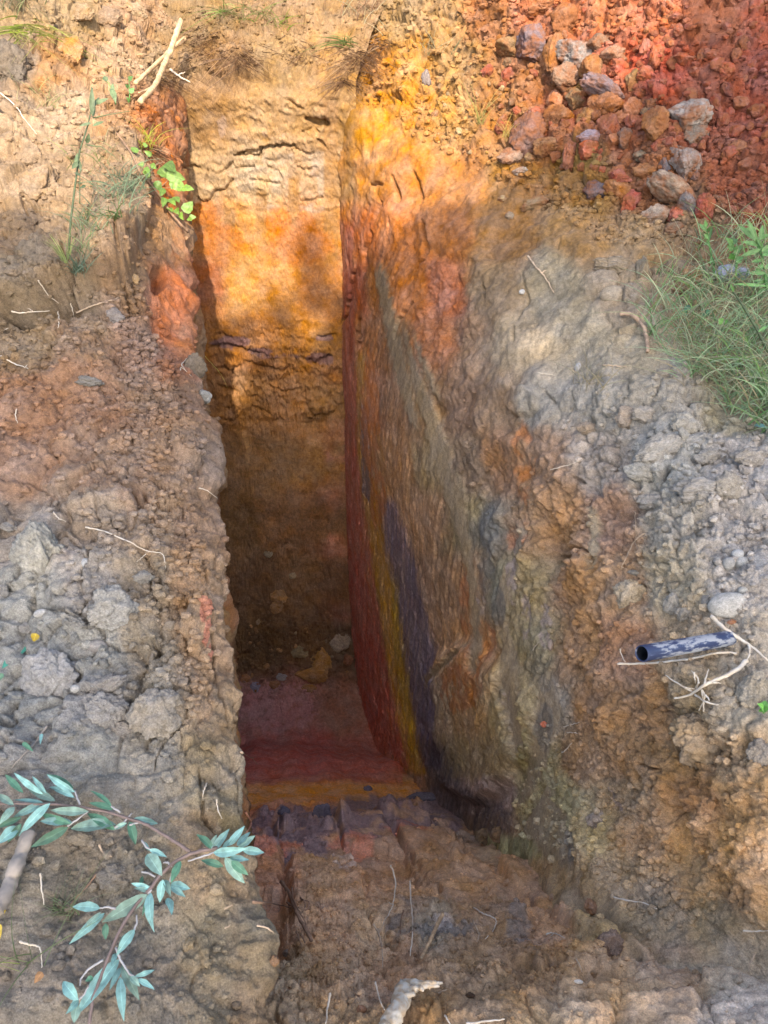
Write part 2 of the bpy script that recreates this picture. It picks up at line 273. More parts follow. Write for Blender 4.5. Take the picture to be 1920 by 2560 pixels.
def plain(name, col, rough=.8, var=.25, scale=30, sub=0, bump=.3, two=None, stretch=None):
    m, t, b = nodes_of(name); N = t.nodes; L = t.links
    tc = N.new('ShaderNodeTexCoord'); n = N.new('ShaderNodeTexNoise'); n.inputs['Scale'].default_value = scale; n.inputs['Detail'].default_value = 6
    if stretch:
        mp = N.new('ShaderNodeMapping'); mp.inputs['Scale'].default_value = stretch; L.new(tc.outputs['Object'], mp.inputs[0]); L.new(mp.outputs[0], n.inputs['Vector'])
    else: L.new(tc.outputs['Object'], n.inputs['Vector'])
    r = N.new('ShaderNodeValToRGB'); c = lin(col); c2 = lin(two) if two else np.clip(c * (1 + var), 0, 1)
    r.color_ramp.elements[0].position = .38; r.color_ramp.elements[1].position = .62
    r.color_ramp.elements[0].color = (*(c * (1 - var)), 1); r.color_ramp.elements[1].color = (*c2, 1)
    L.new(n.outputs['Fac'], r.inputs[0]); L.new(r.outputs[0], b.inputs['Base Color']); b.inputs['Roughness'].default_value = rough
    bp = N.new('ShaderNodeBump'); bp.inputs['Strength'].default_value = bump; bp.inputs['Distance'].default_value = .004; L.new(n.outputs['Fac'], bp.inputs['Height']); L.new(bp.outputs[0], b.inputs['Normal'])
    if sub: b.inputs['Transmission Weight'].default_value = 0; b.inputs['Subsurface Weight'].default_value = 0
    return m
M_ROOT = plain('root_bark', (196, 170, 140), .8, .25, 60)
M_ROOTW = plain('pale_root', (246, 234, 214), .8, .15, 60, two=(222, 202, 174))
M_HAIR = plain('dry_root_hair', (140, 108, 82), .9, .3, 60)
M_STICKP = plain('peeled_wood', (204, 170, 128), .8, .3, 60, stretch=(1, 1, .2))
M_STICKG = plain('grey_wood', (158, 146, 132), .85, .2, 40)
M_DRIFT = plain('split_wood', (232, 220, 198), .85, .22, 70, two=(190, 164, 130), bump=.7)
M_DEAD = plain('dead_twig', (150, 118, 92), .85, .25, 60)
M_TWIG = plain('brown_twig', (128, 108, 98), .7, .2, 60)
M_SILVT = plain('silver_twig', (182, 176, 170), .8, .15, 60)
def leaf_mat(name, front, back, rough=.5):
    m, t, b = nodes_of(name); N = t.nodes; L = t.links
    oi = N.new('ShaderNodeObjectInfo'); tc = N.new('ShaderNodeTexCoord'); uv = N.new('ShaderNodeUVMap')
    sx = N.new('ShaderNodeSeparateXYZ'); L.new(tc.outputs['UV'], sx.inputs[0])
    # vein pattern from leaf UV
    ab = N.new('ShaderNodeMath'); ab.operation = 'SUBTRACT'; L.new(sx.outputs[1], ab.inputs[0]); ab.inputs[1].default_value = .5
    aa = N.new('ShaderNodeMath'); aa.operation = 'ABSOLUTE'; L.new(ab.outputs[0], aa.inputs[0])
    mid = N.new('ShaderNodeMapRange'); mid.inputs['From Min'].default_value = .0; mid.inputs['From Max'].default_value = .05; mid.inputs['To Min'].default_value = 1.5; mid.inputs['To Max'].default_value = 1.; L.new(aa.outputs[0], mid.inputs['Value'])
    sv = N.new('ShaderNodeMath'); sv.operation = 'MULTIPLY_ADD'; L.new(aa.outputs[0], sv.inputs[0]); sv.inputs[1].default_value = -1.0; L.new(sx.outputs[0], sv.inputs[2])
    sm = N.new('ShaderNodeMath'); sm.operation = 'MULTIPLY'; L.new(sv.outputs[0], sm.inputs[0]); sm.inputs[1].default_value = 62
    sn = N.new('ShaderNodeMath'); sn.operation = 'SINE'; L.new(sm.outputs[0], sn.inputs[0])
    vr = N.new('ShaderNodeMapRange'); vr.inputs['From Min'].default_value = .8; vr.inputs['From Max'].default_value = 1; vr.inputs['To Min'].default_value = 1; vr.inputs['To Max'].default_value = 1.22; L.new(sn.outputs[0], vr.inputs['Value'])
    mm = N.new('ShaderNodeMath'); mm.operation = 'MULTIPLY'; L.new(mid.outputs[0], mm.inputs[0]); L.new(vr.outputs[0], mm.inputs[1])
    geo = N.new('ShaderNodeNewGeometry'); mx = N.new('ShaderNodeMix'); mx.data_type = 'RGBA'
    L.new(geo.outputs['Backfacing'], mx.inputs[0]); mx.inputs[6].default_value = (*lin(front), 1); mx.inputs[7].default_value = (*lin(back), 1)
    n = N.new('ShaderNodeTexNoise'); n.inputs['Scale'].default_value = 90; n.inputs['Detail'].default_value = 7; L.new(tc.outputs['Object'], n.inputs['Vector'])
    nr = N.new('ShaderNodeMapRange'); nr.inputs['From Min'].default_value = .3; nr.inputs['From Max'].default_value = .7; nr.inputs['To Min'].default_value = .7; nr.inputs['To Max'].default_value = 1.25; L.new(n.outputs['Fac'], nr.inputs['Value'])
    rr = N.new('ShaderNodeMapRange'); rr.inputs['To Min'].default_value = .62; rr.inputs['To Max'].default_value = 1.2; L.new(oi.outputs['Random'], rr.inputs['Value'])
    m2 = N.new('ShaderNodeMath'); m2.operation = 'MULTIPLY'; L.new(nr.outputs[0], m2.inputs[0]); L.new(rr.outputs[0], m2.inputs[1])
    m3 = N.new('ShaderNodeMath'); m3.operation = 'MULTIPLY'; L.new(m2.outputs[0], m3.inputs[0]); L.new(mm.outputs[0], m3.inputs[1])
    v = N.new('ShaderNodeVectorMath'); v.operation = 'SCALE'; L.new(mx.outputs[2], v.inputs[0]); L.new(m3.outputs[0], v.inputs['Scale'])
    L.new(v.outputs[0], b.inputs['Base Color']); b.inputs['Roughness'].default_value = rough
    tr = N.new('ShaderNodeBsdfTranslucent'); L.new(v.outputs[0], tr.inputs[0]); ms = N.new('ShaderNodeMixShader'); ms.inputs[0].default_value = .25
    L.new(b.outputs[0], ms.inputs[1]); L.new(tr.outputs[0], ms.inputs[2]); L.new(ms.outputs[0], N['Material Output'].inputs['Surface'])
    bp = N.new('ShaderNodeBump'); bp.inputs['Strength'].default_value = .25; bp.inputs['Distance'].default_value = .001; L.new(mm.outputs[0], bp.inputs['Height']); L.new(bp.outputs[0], b.inputs['Normal'])
    return m
M_SILV = leaf_mat('silver_leaf', (150, 196, 184), (150, 196, 184), .6)
M_GRN = leaf_mat('green_leaf', (84, 134, 100), (96, 142, 110), .5)
M_BIRCH = leaf_mat('fresh_leaf', (120, 158, 52), (130, 165, 70), .5)
M_YEL = leaf_mat('yellow_leaf', (226, 190, 40), (220, 190, 60), .5)
M_DRY = leaf_mat('dry_leaf', (150, 108, 70), (160, 120, 80), .8)
M_WEED = leaf_mat('weed_leaf', (98, 150, 70), (110, 155, 85), .5)
M_GREYW = leaf_mat('greygreen_leaf', (96, 116, 76), (110, 128, 90), .6)

# ------------------------------------------------------------------ object helpers
def mesh_obj(name, verts, faces, mat=None, parent=None, cols=None, smooth=True, uvs=None):
    me = bpy.data.meshes.new(name); verts = np.asarray(verts, np.float32).reshape(-1, 3); faces = np.asarray(faces, np.int32)
    k = faces.shape[1]; me.vertices.add(len(verts)); me.vertices.foreach_set('co', verts.ravel())
    me.loops.add(faces.size); me.loops.foreach_set('vertex_index', faces.ravel())
    me.polygons.add(len(faces)); me.polygons.foreach_set('loop_start', np.arange(len(faces), dtype=np.int32) * k)
    me.polygons.foreach_set('use_smooth', np.full(len(faces), smooth))
    me.update(calc_edges=True)
    if cols is not None:
        a = me.color_attributes.new('Col', 'FLOAT_COLOR', 'POINT'); c4 = np.ones((len(verts), 4), np.float32); c4[:, :3] = cols; a.data.foreach_set('color', c4.ravel())
    if uvs is not None:
        l = me.uv_layers.new(name='UVMap'); l.data.foreach_set('uv', np.asarray(uvs, np.float32)[faces.ravel()].ravel())
    if mat: me.materials.append(mat)
    o = bpy.data.objects.new(name, me); C.objects.link(o)
    if parent: o.parent = parent
    return o
def tag(o, label=None, cat=None, group=None, kind=None):
    if label: o['label'] = label
    if cat: o['category'] = cat
    if group: o['group'] = group
    if kind: o['kind'] = kind
    return o
def empty(name, loc, label, cat, group=None):
    o = bpy.data.objects.new(name, None); C.objects.link(o); o.location = loc; o.empty_display_size = .05
    bpy.context.view_layer.update(); return tag(o, label, cat, group)
def cr(net, counts):                               # Catmull-Rom resample of rows (axis 0)
    out = []; n = len(net)
    for i in range(n - 1):
        p0 = net[max(i - 1, 0)]; p1 = net[i]; p2 = net[i + 1]; p3 = net[min(i + 2, n - 1)]
        if i == 0: p0 = 2 * p1 - p2
        if i == n - 2: p3 = 2 * p2 - p1
        # chord-aware tangents keep tight corners from ringing
        d01 = np.linalg.norm(p1 - p0, axis=-1, keepdims=True) + 1e-6; d12 = np.linalg.norm(p2 - p1, axis=-1, keepdims=True) + 1e-6; d23 = np.linalg.norm(p3 - p2, axis=-1, keepdims=True) + 1e-6
        m1 = ((p1 - p0) / d01 * d12 + (p2 - p1) * (d01 / d12) * (d12 / d01) * 1.0) * .5; m2 = ((p3 - p2) / d23 * d12 + (p2 - p1)) * .5
        for k in range(counts[i]):
            t = k / counts[i]; h00 = 2 * t ** 3 - 3 * t * t + 1; h10 = t ** 3 - 2 * t * t + t; h01 = -2 * t ** 3 + 3 * t * t; h11 = t ** 3 - t * t
            out.append(h00 * p1 + h10 * m1 + h01 * p2 + h11 * m2)
    out.append(net[-1]); return np.array(out)
def autocount(net, dens):                          # subdivisions from how large a span shows
    n = net.shape[0]; u, v = proj(net.reshape(-1, 3)); u = np.clip(u, -40, 1700).reshape(net.shape[:2]); v = np.clip(v, -40, 2250).reshape(net.shape[:2])
    out = []
    for i in range(n - 1):
        L = np.sort(np.hypot(u[i + 1] - u[i], v[i + 1] - v[i]))[::-1]; out.append(int(min(420, max(3, L[:max(1, len(L) // 3)].mean() * .463 * dens))))
    return out
def sheet(net, dens=(1., 1.)):
    net = np.array(net, float); net[..., 2] += CZ
    c0 = autocount(net, dens[0]); c1 = autocount(net.transpose(1, 0, 2), dens[1])
    g = cr(net, c0).transpose(1, 0, 2); g = cr(g, c1).transpose(1, 0, 2)
    return g
def grid_normals(g):
    a = np.gradient(g, axis=0); b = np.gradient(g, axis=1); n = np.cross(a, b); n /= np.linalg.norm(n, axis=2, keepdims=True) + 1e-9; return n
def grid_faces(h, w_):
    i = np.arange(h * w_).reshape(h, w_); return np.stack([i[:-1, :-1], i[1:, :-1], i[1:, 1:], i[:-1, 1:]], -1).reshape(-1, 4)

# ------------------------------------------------------------------ shared relief recipe
def soil_relief(P, n, u, v, amp_clod, amp_crumb, amp_big, seed):
    q = P + seed
    wv = np.stack([fbm(q * 7 + 3, 3), fbm(q * 7 + 31, 3), fbm(q * 7 + 57, 3)], -1)
    q2 = q + wv * .028
    d = amp_big * (.055 * fbm(q * 2.3, 4) + .018 * fbm(q * 9, 4, .55))
    qa = q2 + .012 * np.stack([pnoise(q * 30 + 5), pnoise(q * 30 + 15), pnoise(q * 30 + 25)], -1)
    h1, e1, i1 = facets(qa * 8.5)
    d += amp_clod * (.052 * h1 * (.35 + i1) - .014 * (1 - sst(.0, .16, e1)))
    m = sst(-.08, .42, fbm(q * 4.5 + 9, 3))
    h2, e2, i2 = facets(qa * np.array([22., 22., 26.])); d += amp_crumb * (.05 + .75 * m) * (.026 * h2 * (.25 + 1.1 * i2) - .007 * (1 - sst(0, .2, e2)))
    h3, e3, i3 = facets(qa * 55.); d += amp_crumb * (.08 + .6 * m) * (.0135 * h3 * (.2 + 1.3 * i3) - .0025 * (1 - sst(0, .22, e3)))
    bil = 0; a_ = 1.; f_ = 9.
    for o_ in range(5): bil = bil + a_ * np.abs(pnoise(q2 * f_ + o_ * 7.7)); a_ *= .56; f_ *= 2.15
    d += (.10 + .55 * amp_crumb) * .034 * (bil - .5)
    h4, e4, i4 = facets(q * 125.); d += (.25 + .6 * amp_crumb) * .0055 * h4
    d += .006 * (amp_crumb * .6 + .4) * fbm(q * 40, 4, .68)
    rid = 1 - np.abs(fbm(q2 * 5 + 77, 3)) * 3.2
    d -= amp_clod * .03 * sst(.86, 1, rid) * m
    return d, i1, i2, m
EV = [170, 480, 900, 1200, 1650, 1900, 2212]; EU = [395, 425, 465, 495, 525, 542, 567]
RVs = [100, 700, 1100, 1500, 1590, 1640, 1680, 1755, 1790, 1885, 1950, 2080, 2130]; RUs = [728, 735, 740, 770, 800, 860, 910, 1000, 1085, 1230, 1300, 1500, 1700]
def mottled(P, u, v, seed, warp=26, side=None):
    if side == 'L': u = np.minimum(u, np.interp(v, EV, EU) - 45)
    if side == 'B': u = np.clip(u, np.interp(v, EV, EU) + 35, np.maximum(np.interp(v, RVs, RUs) - 32, 0))
    if side == 'R': u = np.maximum(u, np.interp(v, RVs, RUs) + 22)
    q = P * 1. + seed
    du = fbm(q * 5, 4) * warp; dv = fbm(q * 5 + 40, 4) * warp
    c = look(CMAP, u + du, v + dv)
    k = 1 + .16 * fbm(q * 14 + 5, 4)
    return c * k[:, None]
def tint(c, m, rgb, k=1.):
    t = lin(rgb) / k * comp(k); return c * (1 - m[:, None]) + t[None, :] * m[:, None]
def rasterw(u, v, seedpts):                        # 0..1 weight from list of soft ellipses (x, y, rx, ry, w)
    r = np.zeros(len(u), np.float32)
    for x, y, rx, ry, w_ in seedpts: r = np.maximum(r, w_ * inside(u, v, x, y, rx, ry))
    return r

# ================================================================== THE GROUND LEFT OF THE TRENCH
# station Y: edge X, edge z, crest X, crest z, then z at X = crest-.25, -1.2(or further), -1.8, -3, -7   (z below the eye)
LS = [(-3, .10, -1.6, .0, -1.6, -1.57, -1.55, -1.5, -1.5, -1.5),
      (-.5, -.02, -1.5, -.12, -1.47, -1.46, -1.45, -1.45, -1.45, -1.45),
      (.2, -.12, -1.41, -.21, -1.39, -1.38, -1.38, -1.38, -1.36, -1.3),
      (.5, -.188, -1.375, -.275, -1.35, -1.335, -1.33, -1.33, -1.3, -1.2),
      (.72, -.234, -1.345, -.33, -1.305, -1.30, -1.29, -1.28, -1.25, -1.2),
      (.88, -.265, -1.305, -.345, -1.26, -1.265, -1.25, -1.24, -1.2, -1.1),
      (1.08, -.297, -1.26, -.375, -1.21, -1.21, -1.2, -1.2, -1.15, -1.),
      (1.3, -.342, -1.20, -.43, -1.145, -1.14, -1.15, -1.15, -1.1, -1.),
      (1.6, -.41, -1.16, -.50, -1.085, -1.07, -1.08, -1.08, -1., -.9),
      (1.98, -.49, -1.09, -.60, -.99, -.98, -1.0, -1.0, -.9, -.8),
      (2.35, -.573, -1.034, -.74, -.86, -.85, -.88, -.88, -.8, -.6),
      (2.8, -.664, -.955, -.85, -.77, -.74, -.74, -.72, -.6, -.4),
      (3.3, -.78, -.885, -.96, -.69, -.63, -.58, -.52, -.4, -.2),
      (3.9, -.905, -.80, -1.07, -.57, -.47, -.36, -.3, -.2, 0),
      (4.6, -1.06, -.64, -1.18, -.42, -.25, -.08, -.0, .1, .3),
      (5.5, -1.1, -.0, -1.25, .12, .25, .4, .5, .5, .6),
      (8, -1.3, 1.7, -1.5, 1.8, 1.9, 2, 2, 2, 2)]
net = []
for y, ex, ez, cx, cz, z1, z2, z3, z4, z5 in LS:
    sh_ = .03 * float(sst(1.2, 2.2, y)) * (1 if y < 4.4 else .6); ex -= sh_; cx -= sh_
    x1 = cx - .25
    net.append([(ex - .36, y, -6.2), (ex - .14, y, -3.3), (ex - .045, y, ez - .5), (ex - .006, y, ez - .12), (ex, y, ez), ((ex + cx) / 2, y, (ez * .42 + cz * .58)),
                (cx, y, cz), (cx - .11, y, cz * .5 + z1 * .5 + .01), (x1, y, z1), (min(-1.2, x1 - .25), y, z2), (-1.85, y, z3), (-3, y, z4), (-7, y, z5)])
g = sheet(net, (.62, .8)); H, W_ = g.shape[:2]; P = g.reshape(-1, 3).astype(np.float32); n = grid_normals(g).reshape(-1, 3)
n *= np.where((n[:, 2] < 0) & (P[:, 2] > CZ - 1.6), -1, 1)[:, None] if n[:, 2].mean() < 0 else 1
u, v = proj(P)
e_wall = (P[:, 2] < CZ + np.interp(P[:, 1], [r[0] for r in LS], [r[2] for r in LS]) - .03).astype(np.float32)
clod = .55 + .6 * rasterw(u, v, [(150, 1300, 330, 330, 1.), (120, 250, 300, 300, .9), (60, 620, 200, 90, .6)]) - .35 * rasterw(u, v, [(280, 1950, 260, 330, 1), (350, 520, 60, 150, 1), (370, 680, 70, 100, 1)])
crumb = .38 + .6 * rasterw(u, v, [(200, 850, 330, 230, 1.), (330, 1300, 200, 250, .7), (100, 200, 300, 260, .6)]) - .4 * rasterw(u, v, [(370, 660, 60, 90, 1), (270, 1950, 200, 300, .5)])
crumb += .35 * rasterw(u, v, [(150, 1900, 200, 150, 1)])
lipz = sst(100, 20, np.interp(v, EV, EU) - u) if False else (1 - sst(15, 110, np.interp(v, EV, EU) - u)); crumb = crumb * (1 - .6 * lipz); clod = clod * (1 - .5 * lipz)
d, i1, i2, m = soil_relief(P, n, u, v, clod, crumb, np.full(len(P), .75, np.float32), 3.1)
d += lipz * (.014 * fbm(P * np.array([9, 9, 2.5]) + 14, 4, .6) + .008 * fbm(P * np.array([30, 30, 7.]) + 3, 3, .6))
# overhanging turf lip and hollow under it
d += .09 * sst(.3, .8, rasterw(u, v, [(60, 635, 120, 40, 1), (150, 595, 110, 60, 1), (235, 560, 60, 90, .9), (260, 450, 55, 140, .8)]) + .25 * fbm(P * 9, 3))
d += .035 * rasterw(u, v, [(240, 540, 50, 120, 1)]) - .06 * sst(.3, 1, rasterw(u, v, [(110, 675, 120, 22, 1), (40, 690, 60, 18, 1)]))
d -= .02 * sst(.2, .9, inside(u, v, 370, 650, 60, 110, .6) + .3 * fbm(P * 12, 3)); d -= .07 * sst(.45, .8, inside(u, v, 345, 600, 22, 30) + .3 * fbm(P * 15, 3))
d += .035 * sst(.3, .7, rasterw(u, v, [(420, 960, 50, 60, 1), (455, 1010, 30, 50, 1)]) + .3 * fbm(P * 14, 3))
d -= cracks(u, v) * np.where(v > 1000, .3, np.where((v > 500) & (v < 800) & (u > 230), .45, 1.))
# near wall top: crumbling vertical plates
pl = rasterw(u, v, [(480, 1720, 60, 110, 1), (500, 2050, 50, 180, 1), (500, 1400, 35, 150, 1)])
d += pl * .03 * (pnoise(P * np.array([6, 22, 3.])) + .5 * pnoise(P * np.array([14, 50, 5.])))
edge_w = sst(0, .12, np.abs(P[:, 0] - np.interp(P[:, 1], [r[0] for r in LS], [r[1] for r in LS])))
far_fade = 1 - .6 * sst(3.0, 6, np.abs(P[:, 0]))
d *= (.8 + .2 * edge_w) * far_fade
d += (1 - edge_w) * (.010 * fbm(P * np.array([9, 9, 6.]) + 90, 4, .6) - .012)
d -= e_wall * .01
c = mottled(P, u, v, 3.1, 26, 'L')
c *= (.86 + .28 * i2)[:, None]
# ochre and red earth showing through
c = tint(c, .6 * sst(.45, .8, rasterw(u, v, [(320, 245, 28, 22, .9), (320, 300, 20, 40, .9), (368, 380, 18, 100, 1), (385, 540, 18, 90, .6)]) + .15 * fbm(P * 20, 3)), (232, 128, 25), 2)
c = tint(c, .5 * sst(.3, .9, inside(u, v, 372, 650, 42, 85) + .2 * fbm(P * 18, 3)), (202, 112, 56), 1.3)
c = tint(c, .4 * sst(.5, .9, rasterw(u, v, [(436, 1330, 8, 25, 1), (448, 1365, 9, 25, 1), (462, 1400, 7, 20, 1)]) + .35 * fbm(P * 60, 2)), (222, 112, 88), 1)
c = tint(c, .28 * sst(.05, .5, fbm(P * 6 + 70, 4) + .6 * rasterw(u, v, [(230, 780, 200, 60, .6), (250, 900, 220, 90, .6), (100, 960, 150, 60, .6)]) - .1) * (v > 680) * (v < 1250), (150, 106, 74), 1)
c = tint(c, .35 * sst(.3, .8, rasterw(u, v, [(440, 1500, 30, 60, 1), (410, 1230, 50, 100, .8), (430, 1900, 30, 80, .5), (360, 950, 60, 90, .6)]) + .3 * fbm(P * 12, 3)), (176, 132, 86), 1)
c = tint(c, .9 * e_wall, (138, 104, 66), 1)
c = tint(c, .55 * e_wall * sst(0, .4, pnoise(P * np.array([2, 3, 9.]))), (150, 90, 50), 1)
V = P + n * d[:, None]
SURF = [(V, n, c, u, v, crumb)]
bank = mesh_obj('bank', V, grid_faces(H, W_), M_SOIL, cols=np.clip(c, .008, .75)); tag(bank, 'grey and brown spoil bank along the trench', kind='structure')
print('left', H, W_, time.time() - T0)

# ================================================================== BACK WALL, FLOOR AND RAMP
# row: Y, z, left X, right X, lift at right
BR = [(8, 2.0, -1.9, .3, 0), (5.5, .12, -1.7, .1, 0), (5.06, -.20, -1.6, 0, 0), (4.74, -.43, -1.5, -.12, 0), (4.64, -.53, -1.45, -.15, 0), (4.605, -.61, -1.45, -.15, 0), (4.61, -.70, -1.4, -.15, 0), (4.61, -.9, -1.4, -.1, 0), (4.58, -1.29, -1.4, 0, 0), (4.54, -2.0, -1.4, .2, 0),
      (4.50, -2.55, -1.4, .2, 0), (4.40, -3.2, -1.4, .2, 0), (4.2, -3.9, -1.4, .2, 0), (3.9, -4.45, -1.4, .3, 0), (3.5, -4.58, -1.3, .4, 0), (3.05, -4.2, -1.2, .6, 0), (2.62, -3.86, -1.1, .7, 0), (2.04, -3.24, -1.0, .8, 0),
      (1.58, -2.71, -.9, .85, 0), (1.26, -2.35, -.8, .88, .02), (.94, -1.98, -.75, .9, .06), (.74, -1.77, -.7, .95, .12), (.58, -1.585, -.65, 1.0, .14), (.35, -1.53, -.6, 1.1, .22), (0, -1.56, -.6, 1.1, .1), (-.5, -1.5, -.6, 1.1, .0), (-3, -1.5, -.6, 1.1, 0)]
net = []
for y, z, xl, xr, lift in BR:
    row = []
    for k in range(8):
        f_ = k / 7; row.append((xl + (xr - xl) * f_, y - (.12 * (f_ - .5) if y < 3.3 and y > .5 else 0), z + lift * sst(.25, .95, f_)))
    net.append(row)
g = sheet(net, (.62, .72)); H, W_ = g.shape[:2]; P = g.reshape(-1, 3).astype(np.float32); n = grid_normals(g).reshape(-1, 3)
if (n[:, 1] * (P[:, 2] < 0)).sum() > 0: n = -n
u, v = proj(P)
wall = sst(4.1, 4.45, P[:, 1]) * (P[:, 2] < CZ - .6); hill = sst(-.62, -.5, P[:, 2] - CZ) * (P[:, 1] > 4); floor = (P[:, 1] < 3.9) & (P[:, 2] < CZ - 1.2)
upper = (1 - sst(430, 520, v)) * wall; mid_r = rasterw(u, v, [(600, 830, 160, 120, 1)]) * wall
low = rasterw(u, v, [(640, 1420, 160, 110, 1), (600, 1280, 110, 120, .5)])
clod = .04 + .35 * hill + .3 * mid_r + .5 * low + .08 * floor + .05 * upper
clod = clod + .4 * floor * sst(1900, 2010, v)
crumb = .10 + .7 * hill + .4 * mid_r + .7 * low + .5 * floor * sst(1700, 1760, v) + .10 * upper
crumb = crumb + .45 * rasterw(u, v, [(1050, 2050, 200, 90, 1), (700, 2080, 120, 90, .8), (1000, 1980, 300, 60, .6)])
d, i1, i2, m = soil_relief(P, n, u, v, clod, crumb, .25 + .6 * hill + .35 * floor, 11.7)
# thin flakes of the dry upper wall
q = P + np.stack([fbm(P * 11, 3), fbm(P * 11 + 9, 3), fbm(P * 11 + 21, 3)], -1) * .03
fl = fbm(q * np.array([7, 7, 17.]), 4, .6); d += wall * (.12 + .55 * (upper + mid_r).clip(0, 1)) * .014 * (np.floor(fl * 5) / 5 + .3 * fl)
rid = 1 - np.abs(fbm(q * np.array([4, 4, 7.]) + 50, 3)) * 4
d -= wall * (.12 * upper + .8 * mid_r) * .02 * sst(.8, 1, rid)
# tooth grooves down the wall
for gx0, gx1, gv0, gv1, dp in [(482, 508, 446, 600, .006), (552, 577, 414, 600, .008), (622, 647, 383, 590, .008), (699, 735, 200, 560, .012)]:
    d -= dp * sst(gx0 - 8, gx0 + 8, u) * (1 - sst(gx1 - 8, gx1 + 8, u)) * sst(gv0 - 12, gv0 + 12, v) * (1 - sst(gv1 - 90, gv1, v)) * wall
d -= cracks(u, v) * .9 * (wall + hill).clip(0, 1) + cracks(u, v) * floor
d += .05 * fbm(P * np.array([6, 6, 3.]) + 66, 4, .6) * rasterw(u, v, [(560, 140, 200, 34, 1)])
d += .05 * sst(.3, .8, inside(u, v, 685, 885, 26, 17) + .2 * fbm(P * 20, 2))
# soft tooth ribs on the red floor
d += .012 * np.sin((u - 540) / 11.5) * sst(1490, 1560, v) * (1 - sst(1660, 1700, v)) * .8
# bucket-tooth blocks up the ramp: a jumble of rectangular bites
bu = (P[:, 0] + .25 * P[:, 1]) / .23; bv = P[:, 1] / .33
bu = bu + .07 * fbm(P * 8, 2); bv = bv + .31 * np.floor(bu) + .08 * fbm(P * 6 + 4, 2)
ci = np.floor(bu).astype(int); cj = np.floor(bv).astype(int); hv = GR[(PERM[(ci & 255)] + cj) & 255][:, 0]
fu = bu - ci; fv = bv - cj
blk = .045 * hv * sst(0, .1, fu) * (1 - sst(.9, 1, fu)) + .06 * (fv - .55) * (1 - sst(.92, 1, fv)) * (.5 + .5 * (hv > 0)) - .02 * (1 - sst(0, .07, fu))
ramp = sst(1740, 1790, v) * (1 - sst(2020, 2100, v)) * floor
d += blk * ramp
d += .05 * sst(.1, .7, fbm(P * 6 + 13, 4)) * rasterw(u, v, [(600, 1770, 60, 30, 1), (700, 1790, 60, 30, 1), (810, 1780, 50, 45, 1), (900, 1750, 50, 35, 1), (1000, 1840, 70, 40, .7)])
d -= .05 * sst(.25, .6, fbm(P * 5 + 3, 4)) * rasterw(u, v, [(950, 2000, 150, 60, 1), (1100, 2000, 60, 60, 1), (1300, 2080, 80, 40, 1)])
# soft striations of the near right ledge
d += .012 * fbm(P * np.array([3, 14, 14.]), 3) * sst(1100, 1300, u) * sst(2050, 2130, v)
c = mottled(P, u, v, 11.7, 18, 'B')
c *= (.88 + .24 * i2)[:, None]
def mk(pts, lo=.35, hi=.75, nz=.25, fr=16): return sst(lo, hi, rasterw(u, v, pts) + nz * fbm(P * fr, 3))
c = tint(c, .55 * mk([(560, 370, 50, 12, .8), (600, 345, 40, 22, .7), (612, 400, 28, 32, .9), (530, 390, 25, 28, .8), (590, 450, 22, 10, .9), (680, 450, 25, 12, 1), (700, 395, 16, 45, .8), (690, 345, 30, 20, .7), (510, 290, 30, 20, .5)], .4, 1., .5), (214, 194, 172), 2)
c = tint(c, .55 * mk([(590, 290, 30, 12, .7), (480, 275, 14, 26, .7), (680, 370, 30, 14, .6), (640, 450, 30, 10, .8)], .5, .85, .45), (200, 168, 150), 2)
for gx0, gx1, gv0, gv1 in [(482, 508, 446, 560), (552, 577, 414, 540), (622, 647, 383, 520), (699, 730, 220, 600)]:
    c = tint(c, .8 * sst(gx0 - 2, gx0 + 3, u) * (1 - sst(gx1 - 3, gx1 + 2, u)) * sst(gv0 - 6, gv0 + 6, v) * (1 - sst(gv1 - 60, gv1, v)), (205, 150, 82), 2)
c = tint(c, .75 * mk([(440, 460, 30, 30, 1), (600, 480, 30, 35, 1), (660, 480, 25, 25, 1), (470, 520, 60, 40, .8), (650, 530, 80, 50, .9)], .4, .9, .3), (240, 140, 30), 2)
c = tint(c, .7 * mk([(500, 740, 45, 14, 1), (560, 760, 30, 8, 1), (690, 775, 35, 14, 1), (700, 730, 20, 8, .9), (600, 770, 60, 6, .6)], .45, .8, .4, 22), (84, 66, 72), .62)
c = tint(c, .3 * mk([(600, 1530, 90, 60, 1)], .6, 1., .5, 22), (110, 80, 84), .26)
c = tint(c, .9 * sst(0, 14, v - (1690 - (u - 540) * .02) + 8 * fbm(P * 10, 3)) * (1 - sst(0, 16, v - (1738 - (u - 540) * .10) + 8 * fbm(P * 10 + 5, 3))) * (u > 500) * (u < 960) * floor, (122, 80, 30), .24)
c = tint(c, .5 * sst(1600, 1650, v) * (1 - sst(1685, 1700, v)) * floor * (u < 870), (100, 50, 40), .2)
pb = sst(0, 22, v - (1748 - (u - 540) * .13) + 18 * fbm(P * 7 + 5, 4)) * (1 - sst(0, 40, v - (1850 - (u - 540) * .17) + 30 * fbm(P * 7 + 15, 4))) * (u < 1010) * floor
c = tint(c, .75 * sst(.25, .8, pb * (.8 + .9 * fbm(P * 9 + 3, 4))), (78, 66, 70), .34)
c = tint(c, .6 * mk([(600, 1830, 60, 14, .8), (760, 1830, 60, 12, .8), (880, 1810, 60, 10, .7), (1140, 1850, 70, 8, .9), (570, 1860, 30, 20, .8)], .5, .8, .4), (138, 80, 56), .36)
c = tint(c, .6 * mk([(750, 1890, 40, 25, .8), (960, 1985, 60, 20, .7), (700, 1850, 40, 12, .5), (820, 1970, 40, 20, .5)], .5, .9, .5, 20), (150, 135, 125), .5)
